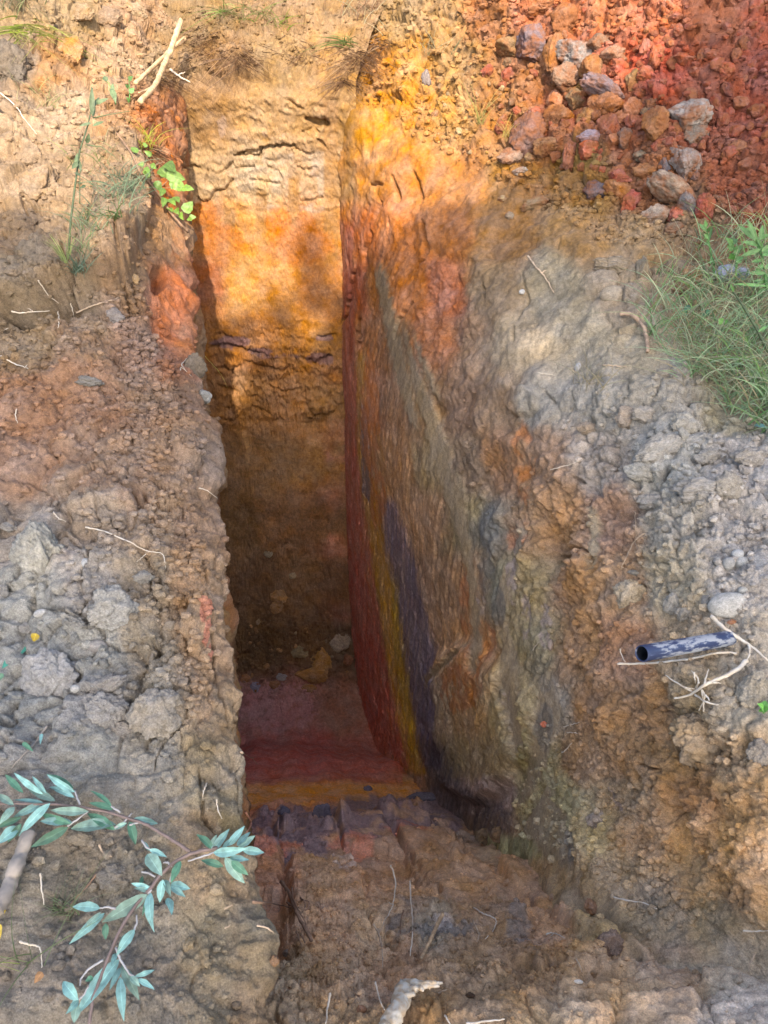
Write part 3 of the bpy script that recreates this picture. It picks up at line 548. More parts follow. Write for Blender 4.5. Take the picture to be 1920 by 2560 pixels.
c = tint(c, .7 * mk([(950, 2010, 110, 35, .9), (1120, 1990, 30, 40, 1), (870, 1990, 40, 60, .6)], .5, 1., .6, 18), (84, 78, 72), .48)
V = P + n * d[:, None]
SURF.append((V, n, c, u, v, crumb))
back = mesh_obj('ground', V, grid_faces(H, W_), M_WALL, cols=np.clip(c, .008, .75)); tag(back, 'cut end wall, floor and ramp of the trench', kind='structure')
print('back', H, W_, time.time() - T0)

# ================================================================== RIGHT WALL AND RIGHT BANK
# Y: wall x at z=-6, foot x, foot z, top x, top z, slope x,z, crest x,z, ground x,z, far z
RR = [(-3, .9, .95, -1.9, .98, -1.7, 1.02, -1.55, 1.1, -1.5, 1.6, -1.5, -1.5),
      (-.5, .8, .9, -1.8, .93, -1.6, .98, -1.5, 1.1, -1.45, 1.6, -1.4, -1.4),
      (.3, .55, .68, -1.6, .83, -1.58, .9, -1.50, 1.05, -1.46, 1.5, -1.42, -1.4),
      (.6, .5, .63, -1.65, .78, -1.6, .85, -1.48, .97, -1.40, 1.4, -1.33, -1.25),
      (.9, .44, .56, -1.8, .685, -1.72, .735, -1.53, .85, -1.39, 1.2, -1.27, -1.2),
      (1.25, .38, .50, -2.15, .62, -1.78, .675, -1.53, .79, -1.33, 1.15, -1.2, -1.1),
      (1.6, .32, .45, -2.65, .565, -1.75, .66, -1.46, .83, -1.25, 1.2, -1.12, -1.),
      (2.0, .25, .38, -3.15, .47, -1.80, .60, -1.44, .82, -1.17, 1.25, -1.03, -.9),
      (2.5, .12, .25, -3.75, .33, -1.75, .50, -1.33, .80, -1.05, 1.3, -.92, -.8),
      (3.0, -.02, .10, -4.15, .20, -1.65, .43, -1.2, .82, -.93, 1.4, -.76, -.65),
      (3.5, -.16, -.05, -4.5, .07, -1.65, .30, -1.15, .70, -.85, 1.35, -.44, -.2),
      (4.0, -.28, -.19, -4.3, -.07, -1.65, .10, -1.1, .50, -.70, 1.25, -.05, .2),
      (4.4, -.34, -.27, -4.2, -.18, -1.6, -.08, -.95, .32, -.5, 1.15, .28, .55),
      (4.75, -.38, -.33, -4.2, -.25, -1.5, -.20, -.62, .22, -.30, 1.1, .55, .8),
      (5.5, -.5, -.45, -4.2, -.35, -1.2, -.28, -.05, .15, .15, 1.1, 1.0, 1.2),
      (8, -1, -.9, -4.2, -.5, 1.2, -.3, 1.5, .1, 1.7, 1.1, 2, 2)]
net = []
for y, x6, fx, fz, tx, tz, sx, sz, cx, cz, gx, gz, fz2 in RR:
    sh_ = .032 * float(sst(2.6, 4.0, y)) * float(1 - sst(4.8, 5.5, y)); x6 -= sh_; fx -= sh_; tx -= sh_; sx -= sh_
    net.append([(x6, y, -6.2), (fx, y, fz), (fx * .5 + tx * .5, y, fz * .5 + tz * .5), (tx, y, tz), (sx, y, sz), ((sx + cx) / 2, y, (sz * .45 + cz * .55)), (cx, y, cz), (cx * .5 + gx * .5, y, cz * .5 + gz * .5 - .02), (gx, y, gz), (2.4, y, gz * .6 + fz2 * .4), (4, y, fz2), (8, y, fz2 + .1)])
g = sheet(net, (.66, .8)); H, W_ = g.shape[:2]; P = g.reshape(-1, 3).astype(np.float32); n = grid_normals(g).reshape(-1, 3)
if n[:, 2].mean() < 0: n = -n
u, v = proj(P)
ys = [r[0] for r in RR]
below_top = CZ + np.interp(P[:, 1], ys, [r[5] for r in RR]) - P[:, 2]            # >0 on the cut wall
below_top = below_top + .55 * sst(2.9, 4.2, P[:, 1]); cut = sst(-.1, .12, below_top)
redheap = sst(0, 60, (u - 1050) * .5 + (470 - v) * .9 - 60) * sst(-60, 60, 520 - v) * (P[:, 1] > 2.6)
clod = .22 * (1 - cut) + .9 * redheap + .5 * rasterw(u, v, [(1430, 950, 270, 150, 1), (1560, 1150, 170, 170, .8), (1500, 620, 220, 110, .7), (1550, 1500, 150, 150, .6)]) + .25 * rasterw(u, v, [(1300, 1750, 280, 350, .8), (1230, 1250, 120, 250, .8)]) - .4 * rasterw(u, v, [(1150, 730, 130, 150, 1), (900, 380, 120, 160, .7)])
crumb = .2 + .8 * redheap + .55 * rasterw(u, v, [(1500, 1230, 200, 200, .7), (1450, 950, 250, 150, .6), (1230, 1250, 150, 300, .35), (1400, 1750, 300, 300, .45), (1030, 1450, 70, 200, .15), (1030, 1000, 60, 200, .3)]) - .2 * rasterw(u, v, [(1150, 730, 130, 130, 1)])
crumb = crumb * (1 - .5 * cut * (1 - .7 * rasterw(u, v, [(1300, 1750, 300, 350, 1)]))); clod = clod * (1 - .8 * cut * (1 - .8 * rasterw(u, v, [(1330, 1750, 250, 350, 1)])))
d, i1, i2, m = soil_relief(P, n, u, v, clod.clip(0, 1.4), crumb.clip(0.03, 1.4), .14 + .65 * (1 - cut), 23.3)
# vertical scrape streaks on the cut face
sax = P * np.array([3., 26., 1.6]); st = fbm(sax, 4, .55); st2 = fbm(P * np.array([5., 70., 4.]) + 31, 3, .6)
lowcut = cut * (1 - rasterw(u, v, [(1400, 1800, 260, 330, 1)])); d += lowcut * (.0035 * st + .0014 * st2)
d += cut * .005 * fbm(P * np.array([8, 9, 4.]) + 8, 4) * rasterw(u, v, [(980, 1100, 110, 300, 1), (1080, 1400, 150, 250, 1), (850, 900, 60, 200, .8)])
# pits and torn bits
pt = fbm(P * np.array([14, 30, 9.]) + 5, 3); d -= cut * .008 * sst(.28, .55, pt)
# bulge above the undercut notch
bl = rasterw(u + 14 * fbm(P * 5, 2), v + 14 * fbm(P * 5 + 4, 2), [(1050, 1560, 110, 130, 1), (1040, 1640, 80, 85, 1), (1010, 1480, 80, 90, .8)])
d += .06 * sst(.1, .9, bl)
d += .03 * np.abs(fbm(P * 3.2 + 40, 3)) * rasterw(u, v, [(1400, 1800, 260, 250, 1)])
d += .03 * (np.abs(fbm(P * np.array([7, 7, 5.]) + 19, 4, .6)) - .3) * (1 - .85 * cut) * rasterw(u, v, [(1250, 1250, 200, 300, 1), (1380, 1750, 330, 330, 1)])
# slump scarps on the brown slope
sc1 = fbm(P * np.array([4, 4, 7.]) + 60, 4, .55); d += .05 * (1 - cut) * np.floor(sc1 * 3.5 + .5) / 3.5 * rasterw(u, v, [(1330, 1150, 200, 160, 1), (1500, 1560, 200, 220, 1), (1350, 1850, 300, 150, .6), (960, 640, 60, 120, .5)])
d -= cracks(u, v) * 1.0
d += .03 * sst(.4, .8, rasterw(u, v, [(1130, 870, 40, 30, 1)]) + .3 * fbm(P * 16, 3))
d *= 1 - .6 * sst(3, 6, P[:, 0])
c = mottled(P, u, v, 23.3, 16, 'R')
c *= (.86 + .28 * i2)[:, None]
c *= (1 + lowcut * (.14 * st + .1 * st2))[:, None]
def mk(pts, lo=.35, hi=.75, nz=.25, fr=16): return sst(lo, hi, rasterw(u, v, pts) + nz * fbm(P * fr, 3))
# strata crossing the wall: boundaries by height
jit = 5 * fbm(P * np.array([14, 30, 3.]), 5, .65)
def band(tab, rgb, k0, k1, a=.9, soft=5):
    vs = [r[0] for r in tab]; x0 = np.interp(v, vs, [r[1] for r in tab]) + jit; x1 = np.interp(v, vs, [r[2] for r in tab]) + jit * 1.5
    mm = 1.0 * (.82 + .35 * fbm(P * np.array([12, 40, 3.]) + x0[0] * .01, 3)).clip(.3, 1) * sst(-soft, soft, u - x0) * (1 - sst(-soft, soft, u - x1)) * sst(vs[0] - 15, vs[0] + 15, v) * (1 - sst(vs[-1] - 10, vs[-1] + 10, v))
    k = k0 + (k1 - k0) * sst(vs[0], vs[-1], v)
    return c * (1 - a * mm[:, None]) + (a * mm)[:, None] * (lin(rgb)[None, :] / k[:, None] * comp(k)[:, None])
c = band([(480, 700, 760), (600, 700, 757), (800, 700, 768), (1000, 700, 776), (1200, 700, 803), (1400, 700, 832), (1550, 700, 862), (1660, 700, 890)], (128, 72, 58), .72, .27, .8)
c = band([(480, 700, 742), (560, 700, 743), (760, 700, 744)], (150, 96, 48), 1., .8, .6, 3)
c = band([(760, 766, 790), (1000, 774, 792), (1060, 782, 822), (1200, 804, 842), (1300, 818, 860), (1400, 833, 871), (1500, 847, 886), (1600, 866, 902), (1670, 884, 918)], (118, 88, 34), .45, .22)
c = band([(1250, 845, 862), (1400, 852, 874), (1500, 862, 889), (1600, 882, 908), (1670, 892, 920)], (108, 90, 26), .3, .22, .8)
c = band([(870, 778, 790), (960, 780, 798), (1060, 784, 802), (1090, 796, 800)], (84, 76, 84), .5, .5, .9, 3)
c = band([(1080, 818, 852), (1200, 838, 892), (1300, 858, 912), (1400, 871, 938), (1480, 884, 955), (1600, 900, 960), (1660, 912, 985)], (68, 64, 82), .42, .31, .82, 8)
c = band([(1600, 905, 985), (1660, 915, 1010), (1700, 930, 1030), (1760, 950, 1110), (1800, 990, 1110)], (58, 53, 58), .34, .3, .8, 14)
c *= (1 + lowcut * (.30 * st + .28 * st2) * sst(1100, 900, u) if False else (1 + lowcut * (.13 * st + .12 * st2 + .2 * fbm(P * 45, 3))))[:, None]
c = band([(640, 960, 1010), (700, 940, 1000), (760, 930, 960)], (186, 108, 56), 1.1, 1.1, .3, 18)
# torn orange earth beside the strata
c = tint(c, .7 * mk([(800, 900, 22, 150, .8), (815, 1080, 20, 70, .8), (1020, 1480, 55, 60, .7), (1010, 1300, 20, 80, .7), (1045, 1400, 30, 60, .7), (1130, 1010, 30, 110, .6), (1120, 1150, 30, 70, .6)], .42, .8, .4), (150, 92, 44), .62)
c = tint(c, .3 * mk([(955, 610, 38, 50, 1), (930, 690, 28, 55, .8), (905, 700, 20, 40, .8)], .4, .9, .45), (184, 106, 56), 1.05)
# grey-brown smeared plates
for pg in ([(818, 560), (835, 600), (850, 660), (870, 740), (890, 830), (905, 930), (885, 910), (860, 830), (838, 740), (820, 650), (810, 600)],
           [(872, 690), (884, 730), (905, 800), (935, 880), (965, 960), (985, 1050), (1000, 1130), (1010, 1180), (985, 1150), (955, 1060), (925, 960), (900, 870), (880, 780)],
           [(888, 700), (905, 740), (925, 800), (950, 870), (930, 850), (905, 780)],
           [(985, 1000), (1005, 1060), (1015, 1150), (1030, 1240), (1036, 1290), (1050, 1450), (1030, 1440), (1010, 1250), (985, 1120)],
           [(1075, 1290), (1110, 1190), (1120, 1130), (1140, 1140), (1130, 1220), (1105, 1300), (1080, 1345)],
           [(1085, 1330), (1110, 1380), (1140, 1500), (1150, 1600), (1130, 1640), (1105, 1520), (1085, 1420)],
           [(1165, 1500), (1200, 1480), (1215, 1540), (1190, 1640), (1150, 1720), (1110, 1760), (1130, 1700), (1160, 1600)],
           [(1130, 1790), (1180, 1700), (1230, 1760), (1250, 1860), (1220, 1880), (1170, 1840)],
           [(915, 1460), (960, 1430), (1010, 1390), (1030, 1370), (1000, 1420), (950, 1465), (920, 1485)],
           [(1270, 1090), (1290, 1100), (1300, 1180), (1290, 1240), (1275, 1200)],
           ):
    xs = [p[0] for p in pg]; yy = [p[1] for p in pg]; bb = (u > min(xs) - 12) & (u < max(xs) + 12) & (v > min(yy) - 12) & (v < max(yy) + 12)
    idx = np.nonzero(bb)[0]
    if not len(idx): continue
    Q = P[idx]; ins = softpoly(u[idx] + 6 * fbm(Q * 24, 3), v[idx] + 10 * fbm(Q * 24 + 7, 3), pg, 5)
    kk = np.interp(v[idx], [600, 900, 1200, 1500, 1800], [1.1, .72, .66, .6, .6])
    tc = lin((132, 116, 90))[None, :] / kk[:, None] ** 1.3 * comp(kk)[:, None] * (1 + .12 * st[idx])[:, None]
    c[idx] = c[idx] * (1 - .9 * ins[:, None]) + tc * .9 * ins[:, None]
    d[idx] = d[idx] * (1 - .6 * ins) + .004 * ins
c = tint(c, .5 * mk([(1060, 1150, 25, 60, .8), (1080, 1310, 16, 50, 1), (1180, 1570, 20, 60, .8), (1010, 1650, 30, 20, .5), (1050, 1230, 20, 60, .7), (1240, 1830, 14, 40, .8)], .45, .8, .3), (96, 98, 96), .7)
c = tint(c, .6 * mk([(1110, 1240, 14, 60, .7), (1140, 1330, 12, 60, .7), (1175, 1350, 10, 60, .7), (1040, 1300, 10, 40, .6), (1290, 1770, 14, 30, .8), (1330, 1730, 12, 30, .7), (1110, 1500, 10, 30, .5)], .5, .8, .5, 30), (168, 150, 142), .8)
c = tint(c, .35 * mk([(1220, 1750, 30, 60, .6), (1150, 1690, 40, 60, .6)], .45, .8, .3), (98, 92, 56), .6)
c = tint(c, .5 * redheap * mk([(1150, 250, 110, 130, .7), (1190, 400, 150, 50, .8), (1060, 100, 60, 120, .8)], .4, .8, .6, 10), (176, 118, 62), 1.4)
c = tint(c, .5 * mk([(1130, 760, 130, 90, .7)], .3, .9, .3), (178, 158, 128), 1)
V = P + n * d[:, None]
SURF.append((V, n, c, u, v, crumb))
rbank = mesh_obj('bank', V, grid_faces(H, W_), M_SOIL, cols=np.clip(c, .008, .75)); tag(rbank, 'cut wall with coloured strata and the bank above it', kind='structure')
print('right', H, W_, time.time() - T0)
bpy.context.view_layer.update()
dg = bpy.context.evaluated_depsgraph_get()
TERR = [bank, back, rbank]
def hit(u_, v_):
    r = ray(u_, v_); dr = r.normalized(); o = Vector((0, 0, CZ)); best = None
    for t_ in TERR:
        ok, loc, nn, _ = t_.ray_cast(o, dr)
        if ok and (best is None or (loc - o).length < best[2]): best = (loc.copy(), nn.copy(), (loc - o).length)
    return best
def hitp(u_, v_, lift=0.0):
    h = hit(u_, v_)
    if h is None: return at_plane(u_, v_, -1.4, .19)
    nn = h[1]
    if nn.dot(ray(u_, v_)) > 0: nn = -nn
    return h[0] + nn * lift
def tdist(P_, u_, v_): return (P_ - Vector((0, 0, CZ))).length / ray(u_, v_).length
def surf_col(u_, v_): return look(CMAP, np.array([float(u_)]), np.array([float(v_)]))[0]

# ================================================================== UNSEEN TREE, ITS CROWN SHAPED TO THROW THE SHADE (above and behind the viewer)
LITP = [(-300, -300), (-300, 420), (60, 470), (160, 545), (250, 560), (300, 600), (330, 720), (430, 770), (475, 705), (560, 715), (640, 740), (705, 780), (722, 700), (745, 610), (775, 560), (820, 545), (880, 500), (930, 440), (1010, 455), (1060, 430), (1120, 395), (1165, 340), (1170, 260), (1260, 235), (1350, 225), (1410, 180), (1460, 120), (1500, 20), (1540, -300)]
def lit_at(u_, v_):
    a = 0.
    if inpoly(np.array([u_]), np.array([v_]), LITP)[0]: a = 1.
    for x, y, rx, ry, w_ in [(515, 800, 28, 75, 1), (1140, 775, 110, 55, .55), (868, 680, 26, 60, .95), (1230, 300, 60, 50, .8), (545, 720, 40, 60, .6), (1600, 60, 60, 60, .3)]:
        a = max(a, w_ * float(inside(u_, v_, x, y, rx, ry)))
    for x, y, rx, ry, w_ in [(675, 585, 26, 95, .75), (600, 690, 34, 60, .55), (640, 520, 18, 60, .4), (50, 150, 60, 40, .0), (710, 640, 14, 60, .5), (340, 560, 30, 30, .4), (1220, 330, 60, 20, .5), (1050, 30, 40, 30, .3)]:
        a = min(a, 1 - w_ * float(inside(u_, v_, x, y, rx, ry)))
    return a
AXA = LD.cross(Vector((0, 0, 1))).normalized(); AXB = AXA.cross(LD).normalized()
ptsL = []
for vv in range(-60, 2260, 19):
    for uu in range(-60, 1730, 19):
        h = hit(uu, vv)
        if h is None: continue
        o_ = h[0] - LD * .03; blocked = False
        for t_ in TERR:
            ok, loc, _, _ = t_.ray_cast(o_, -LD)
            if ok and (loc - o_).length > .08: blocked = True; break
        if blocked: continue
        ptsL.append((h[0].dot(AXA), h[0].dot(AXB), lit_at(uu, vv)))
kd = kdtree.KDTree(len(ptsL))
for i, p in enumerate(ptsL): kd.insert((p[0], p[1], 0), i)
kd.balance()
A0 = min(p[0] for p in ptsL) - .8; A1 = max(p[0] for p in ptsL) + .8; B0 = min(p[1] for p in ptsL) - .8; B1 = max(p[1] for p in ptsL) + .8
lr = random.Random(3); LVv, LFf = [], []
base_d = -9.0                                     # metres back along the sun's rays
for k in range(36000):
    a, b = lr.uniform(A0, A1), lr.uniform(B0, B1)
    nn = kd.find_n((a, b, 0), 3)
    if not nn or nn[0][2] > .9: continue
    l_ = sum(ptsL[x[1]][2] for x in nn) / len(nn)
    if nn[0][2] > .25 and ptsL[nn[0][1]][2] > .5: continue
    if lr.random() < min(1, l_ * 1.15): continue  # crown leaves left out wherever the ground is meant to be sunlit
    cpt = AXA * a + AXB * b + LD * (base_d + lr.gauss(0, .35))
    s_ = lr.uniform(.05, .085); nrm = (-LD + Vector((lr.gauss(0, .5), lr.gauss(0, .5), lr.gauss(0, .5)))).normalized()
    x_ = nrm.orthogonal().normalized(); x_.rotate(Matrix.Rotation(lr.uniform(0, 6.28), 3, nrm)); y_ = nrm.cross(x_)
    b0 = len(LVv); 
    for q in (x_ * -s_, x_ * -.3 * s_ + y_ * .55 * s_, x_ * .4 * s_ + y_ * .45 * s_, x_ * s_, x_ * .4 * s_ - y_ * .45 * s_, x_ * -.3 * s_ - y_ * .55 * s_): LVv.append(cpt + q)
    LFf.append([b0 + j for j in range(6)])
print('canopy leaves', len(LFf), 'A', A0, A1, 'B', B0, B1, time.time() - T0)
M_CROWN = plain('crown_leaves', (88, 120, 60), .6, .3, 3)
M_BARK = plain('bark', (110, 95, 80), .9, .3, 8)
cm_ = AXA * ((A0 + A1) / 2) + AXB * ((B0 + B1) / 2) + LD * base_d
tr_loc = Vector((cm_.x + .6, cm_.y - 1.6, CZ - 1.5))
tree = empty('tree', tr_loc, 'unseen leafy tree behind the viewer, crown shaped to shade the near end of the trench', 'tree')
crown = mesh_obj('crown', np.array([tuple(p - tr_loc) for p in LVv]), LFf, M_CROWN, tree)

def tube(pts, rad, sides=7, cap=True, wob=0., seed=1):
    """verts, faces of a tapering tube through pts"""
    pts = [Vector(p) for p in pts]; n_ = len(pts); rad = [rad] * n_ if not hasattr(rad, '__len__') else rad
    rr_ = random.Random(seed); V_, F_ = [], []; prev = None
    for i, p in enumerate(pts):
        t_ = (pts[min(i + 1, n_ - 1)] - pts[max(i - 1, 0)])
        t_ = t_.normalized() if t_.length > 1e-9 else Vector((0, 0, 1))
        if prev is None: a_ = t_.orthogonal().normalized()
        else: a_ = (prev - t_ * prev.dot(t_)); a_ = a_.normalized() if a_.length > 1e-6 else t_.orthogonal().normalized()
        prev = a_; b_ = t_.cross(a_)
        for k in range(sides):
            th = 2 * math.pi * k / sides; r_ = rad[i] * (1 + wob * rr_.uniform(-1, 1)); V_.append(p + a_ * math.cos(th) * r_ + b_ * math.sin(th) * r_)
    for i in range(n_ - 1):
        for k in range(sides):
            a0 = i * sides + k; a1 = i * sides + (k + 1) % sides; F_.append([a0, a1, a1 + sides, a0 + sides])
    if cap:
        for e, idx in ((0, 0), (n_ - 1, (n_ - 1) * sides)):
            V_.append(pts[e]); cidx = len(V_) - 1
            for k in range(sides):
                q = [idx + k, idx + (k + 1) % sides]; F_.append([q[1], q[0], cidx, cidx] if e == 0 else [q[0], q[1], cidx, cidx])
    return V_, F_
def facemesh(name, V_, F_, mat, parent=None, smooth=True, uv=None):
    me = bpy.data.meshes.new(name); F2 = [tuple(dict.fromkeys(f)) for f in F_]
    me.from_pydata([tuple(p) for p in V_], [], F2)
    me.polygons.foreach_set('use_smooth', [smooth] * len(F2)); me.materials.append(mat)
    if uv is not None:
        l = me.uv_layers.new(name='UVMap'); li = np.zeros(len(me.loops), np.int32); me.loops.foreach_get('vertex_index', li); l.data.foreach_set('uv', np.asarray(uv, np.float32)[li].ravel())
    o = bpy.data.objects.new(name, me); C.objects.link(o)
    if parent: o.parent = parent
    return o
class MB:
    def __init__(s): s.V, s.F, s.UV = [], [], []
    def add(s, V_, F_, uv=None): b = len(s.V); s.V += list(V_); s.F += [[i + b for i in f] for f in F_]; s.UV += list(uv) if uv is not None else [(0, 0)] * len(V_)
    def tube(s, pts, rad, sides=7, wob=0., seed=1): s.add(*tube(pts, rad, sides, True, wob, seed))
    def obj(s, name, mat, parent=None, origin=None, smooth=True):
        V_ = s.V if origin is None else [p - origin for p in s.V]
        return facemesh(name, V_, s.F, mat, parent, smooth, s.UV)
tk = MB(); top = tr_loc + Vector((0, 0, 4.0)); tk.tube([tr_loc + Vector((0, 0, -1)), tr_loc + Vector((.05, 0, 1.5)), top], [.2, .15, .1], 12)
for k in range(14):
    e = LVv[lr.randrange(len(LVv))]; mid = top.lerp(e, .5) + Vector((0, 0, .3)); tk.tube([top - Vector((0, 0, .3 + .1 * k)), mid, e], [.05, .03, .01], 6)
tk.obj('trunk', M_BARK, tree, tr_loc)

# ================================================================== STONES AND CLODS
def ico(sub):
    bm = bmesh.new(); bmesh.ops.create_icosphere(bm, subdivisions=sub, radius=1.0)
    v_ = np.array([x.co[:] for x in bm.verts], np.float32); f_ = np.array([[y.index for y in x.verts] for x in bm.faces], np.int32); bm.free(); return v_, f_
ICO = {k: ico(k) for k in (1, 2, 3, 4, 5)}
def rock_mesh(name, sub, kind, seed):
    v_, f_ = ICO[sub]; rs = np.random.RandomState(seed); D = v_ / np.linalg.norm(v_, axis=1)[:, None]; D = D.astype(np.float32)
    if kind == 'angular':
        r = np.full(len(D), 1.15, np.float32)
        for k in range(11):
            nn = rs.normal(size=3); nn /= np.linalg.norm(nn); dd = rs.uniform(.62, 1.0); cs = D @ nn
            r = np.minimum(r, np.where(cs > .05, dd / np.maximum(cs, .05), 9))
        Pp = D * r[:, None] + seed * 3.7
        dz = .07 * fbm(Pp * 1.8, 3) + .05 * fbm(Pp * 6, 5, .68); hh, ee, i_ = facets(Pp * 2.6 + .15 * fbm(Pp * 5, 2)[:, None]); dz += .16 * hh; hh, ee, i_ = facets(Pp * 8); dz += .045 * hh
        rid = 1 - np.abs(fbm(Pp * 2.1 + 9, 3)) * 3; dz -= .09 * sst(.75, 1, rid)
    elif kind == 'clod':
        r = 1 + .28 * fbm(D * .9 + seed * 5.1, 3); 
        for k in range(7):
            nn = rs.normal(size=3); nn /= np.linalg.norm(nn); dd = rs.uniform(.7, 1.); cs = D @ nn
            r = np.minimum(r, np.where(cs > .05, dd / np.maximum(cs, .05), 9))
        Pp = D * r[:, None] + seed * 3.7
        a_, b_, i_ = cells(Pp * 2.4 + .2 * fbm(Pp * 3, 2)[:, None]); a2, b2, i2_ = cells(Pp * 6)
        hh, ee, i_ = facets(Pp * 1.9 + .2 * fbm(Pp * 3, 2)[:, None]); dz = .22 * hh - .06 * (1 - sst(0, .14, ee)); hh, ee, i_ = facets(Pp * 5.5); dz += .12 * hh; hh, ee, i_ = facets(Pp * 14); dz += .05 * hh; dz += .05 * fbm(Pp * 9, 4, .65)
    else:
        r = 1 + .12 * fbm(D * .7 + seed * 5.1, 2); Pp = D * r[:, None] + seed; dz = .012 * fbm(Pp * 9, 4, .6)
    v2 = D * (r + dz)[:, None]
    me_o = mesh_obj(name, v2, f_, M_ROCK if kind != 'pebble' else M_PEB, smooth=(kind == 'pebble' or sub > 3)); me = me_o.data; bpy.data.objects.remove(me_o); return me
M_PEB = soil_material('river_stone', .35, .7, True)
LIB = {('angular', s_): [rock_mesh('stone', sb, 'angular', 10 + k) for k in range(nk)] for s_, sb, nk in (('L', 5, 6), ('S', 3, 8))}
LIB.update({('clod', s_): [rock_mesh('clod', sb, 'clod', 40 + k) for k in range(nk)] for s_, sb, nk in (('L', 5, 6), ('S', 3, 8))})
LIB.update({('pebble', s_): [rock_mesh('pebble', sb, 'pebble', 70 + k) for k in range(nk)] for s_, sb, nk in (('L', 4, 4), ('S', 3, 4))})
CAMQ = cam.rotation_euler.to_quaternion(); rk = random.Random(12)
def put_rock(kind, u_, v_, rx, ry, rgb, k_, name, label, cat, group=None, sink=.25, rz=None, depth=.85, rot=None, smallpx=22):
    h = hit(u_, v_)
    if h is None: return None
    P_, nn, _ = h; t_ = tdist(P_, u_, v_)
    if nn.dot(ray(u_, v_)) > 0: nn = -nn
    sx, sy = rx * t_ / F, ry * t_ / F; sz = depth * .5 * (sx + sy)
    me = rk.choice(LIB[(kind, 'L' if max(rx, ry) > smallpx else 'S')])
    o = bpy.data.objects.new(name, me); C.objects.link(o)
    if kind != 'pebble' and u_ > 1040 and v_ < 500 and not me.get('x'):
        o.material_slots[0].link = 'OBJECT'; o.material_slots[0].material = M_ROCKH
    q = CAMQ.to_matrix().to_4x4() @ Matrix.Rotation(R(rot) if rot is not None else 0, 4, 'Z')
    inner = Euler((rk.choice((0, math.pi)) + rk.uniform(-.25, .25), rk.uniform(-.25, .25) + rk.choice((0, math.pi)), 0)).to_matrix().to_4x4()
    S = Matrix.Diagonal((sx, sy, sz, 1)); c_ = P_ + nn * (sz * (1 - 2 * sink) * .5)
    o.matrix_world = Matrix.Translation(c_) @ q @ inner @ S
    if rgb is None: cc = surf_col(u_, v_) * rk.uniform(.85, 1.12)
    else: cc = lin(rgb) / k_ * float(comp(k_))
    o.color = (*[float(min(.75, x)) for x in cc], 1)
    tag(o, label, cat, group); return o
H2 = lambda x, y: (829.5 + x / 2, y / 2)
HEAP = "heap of red and orange earth"
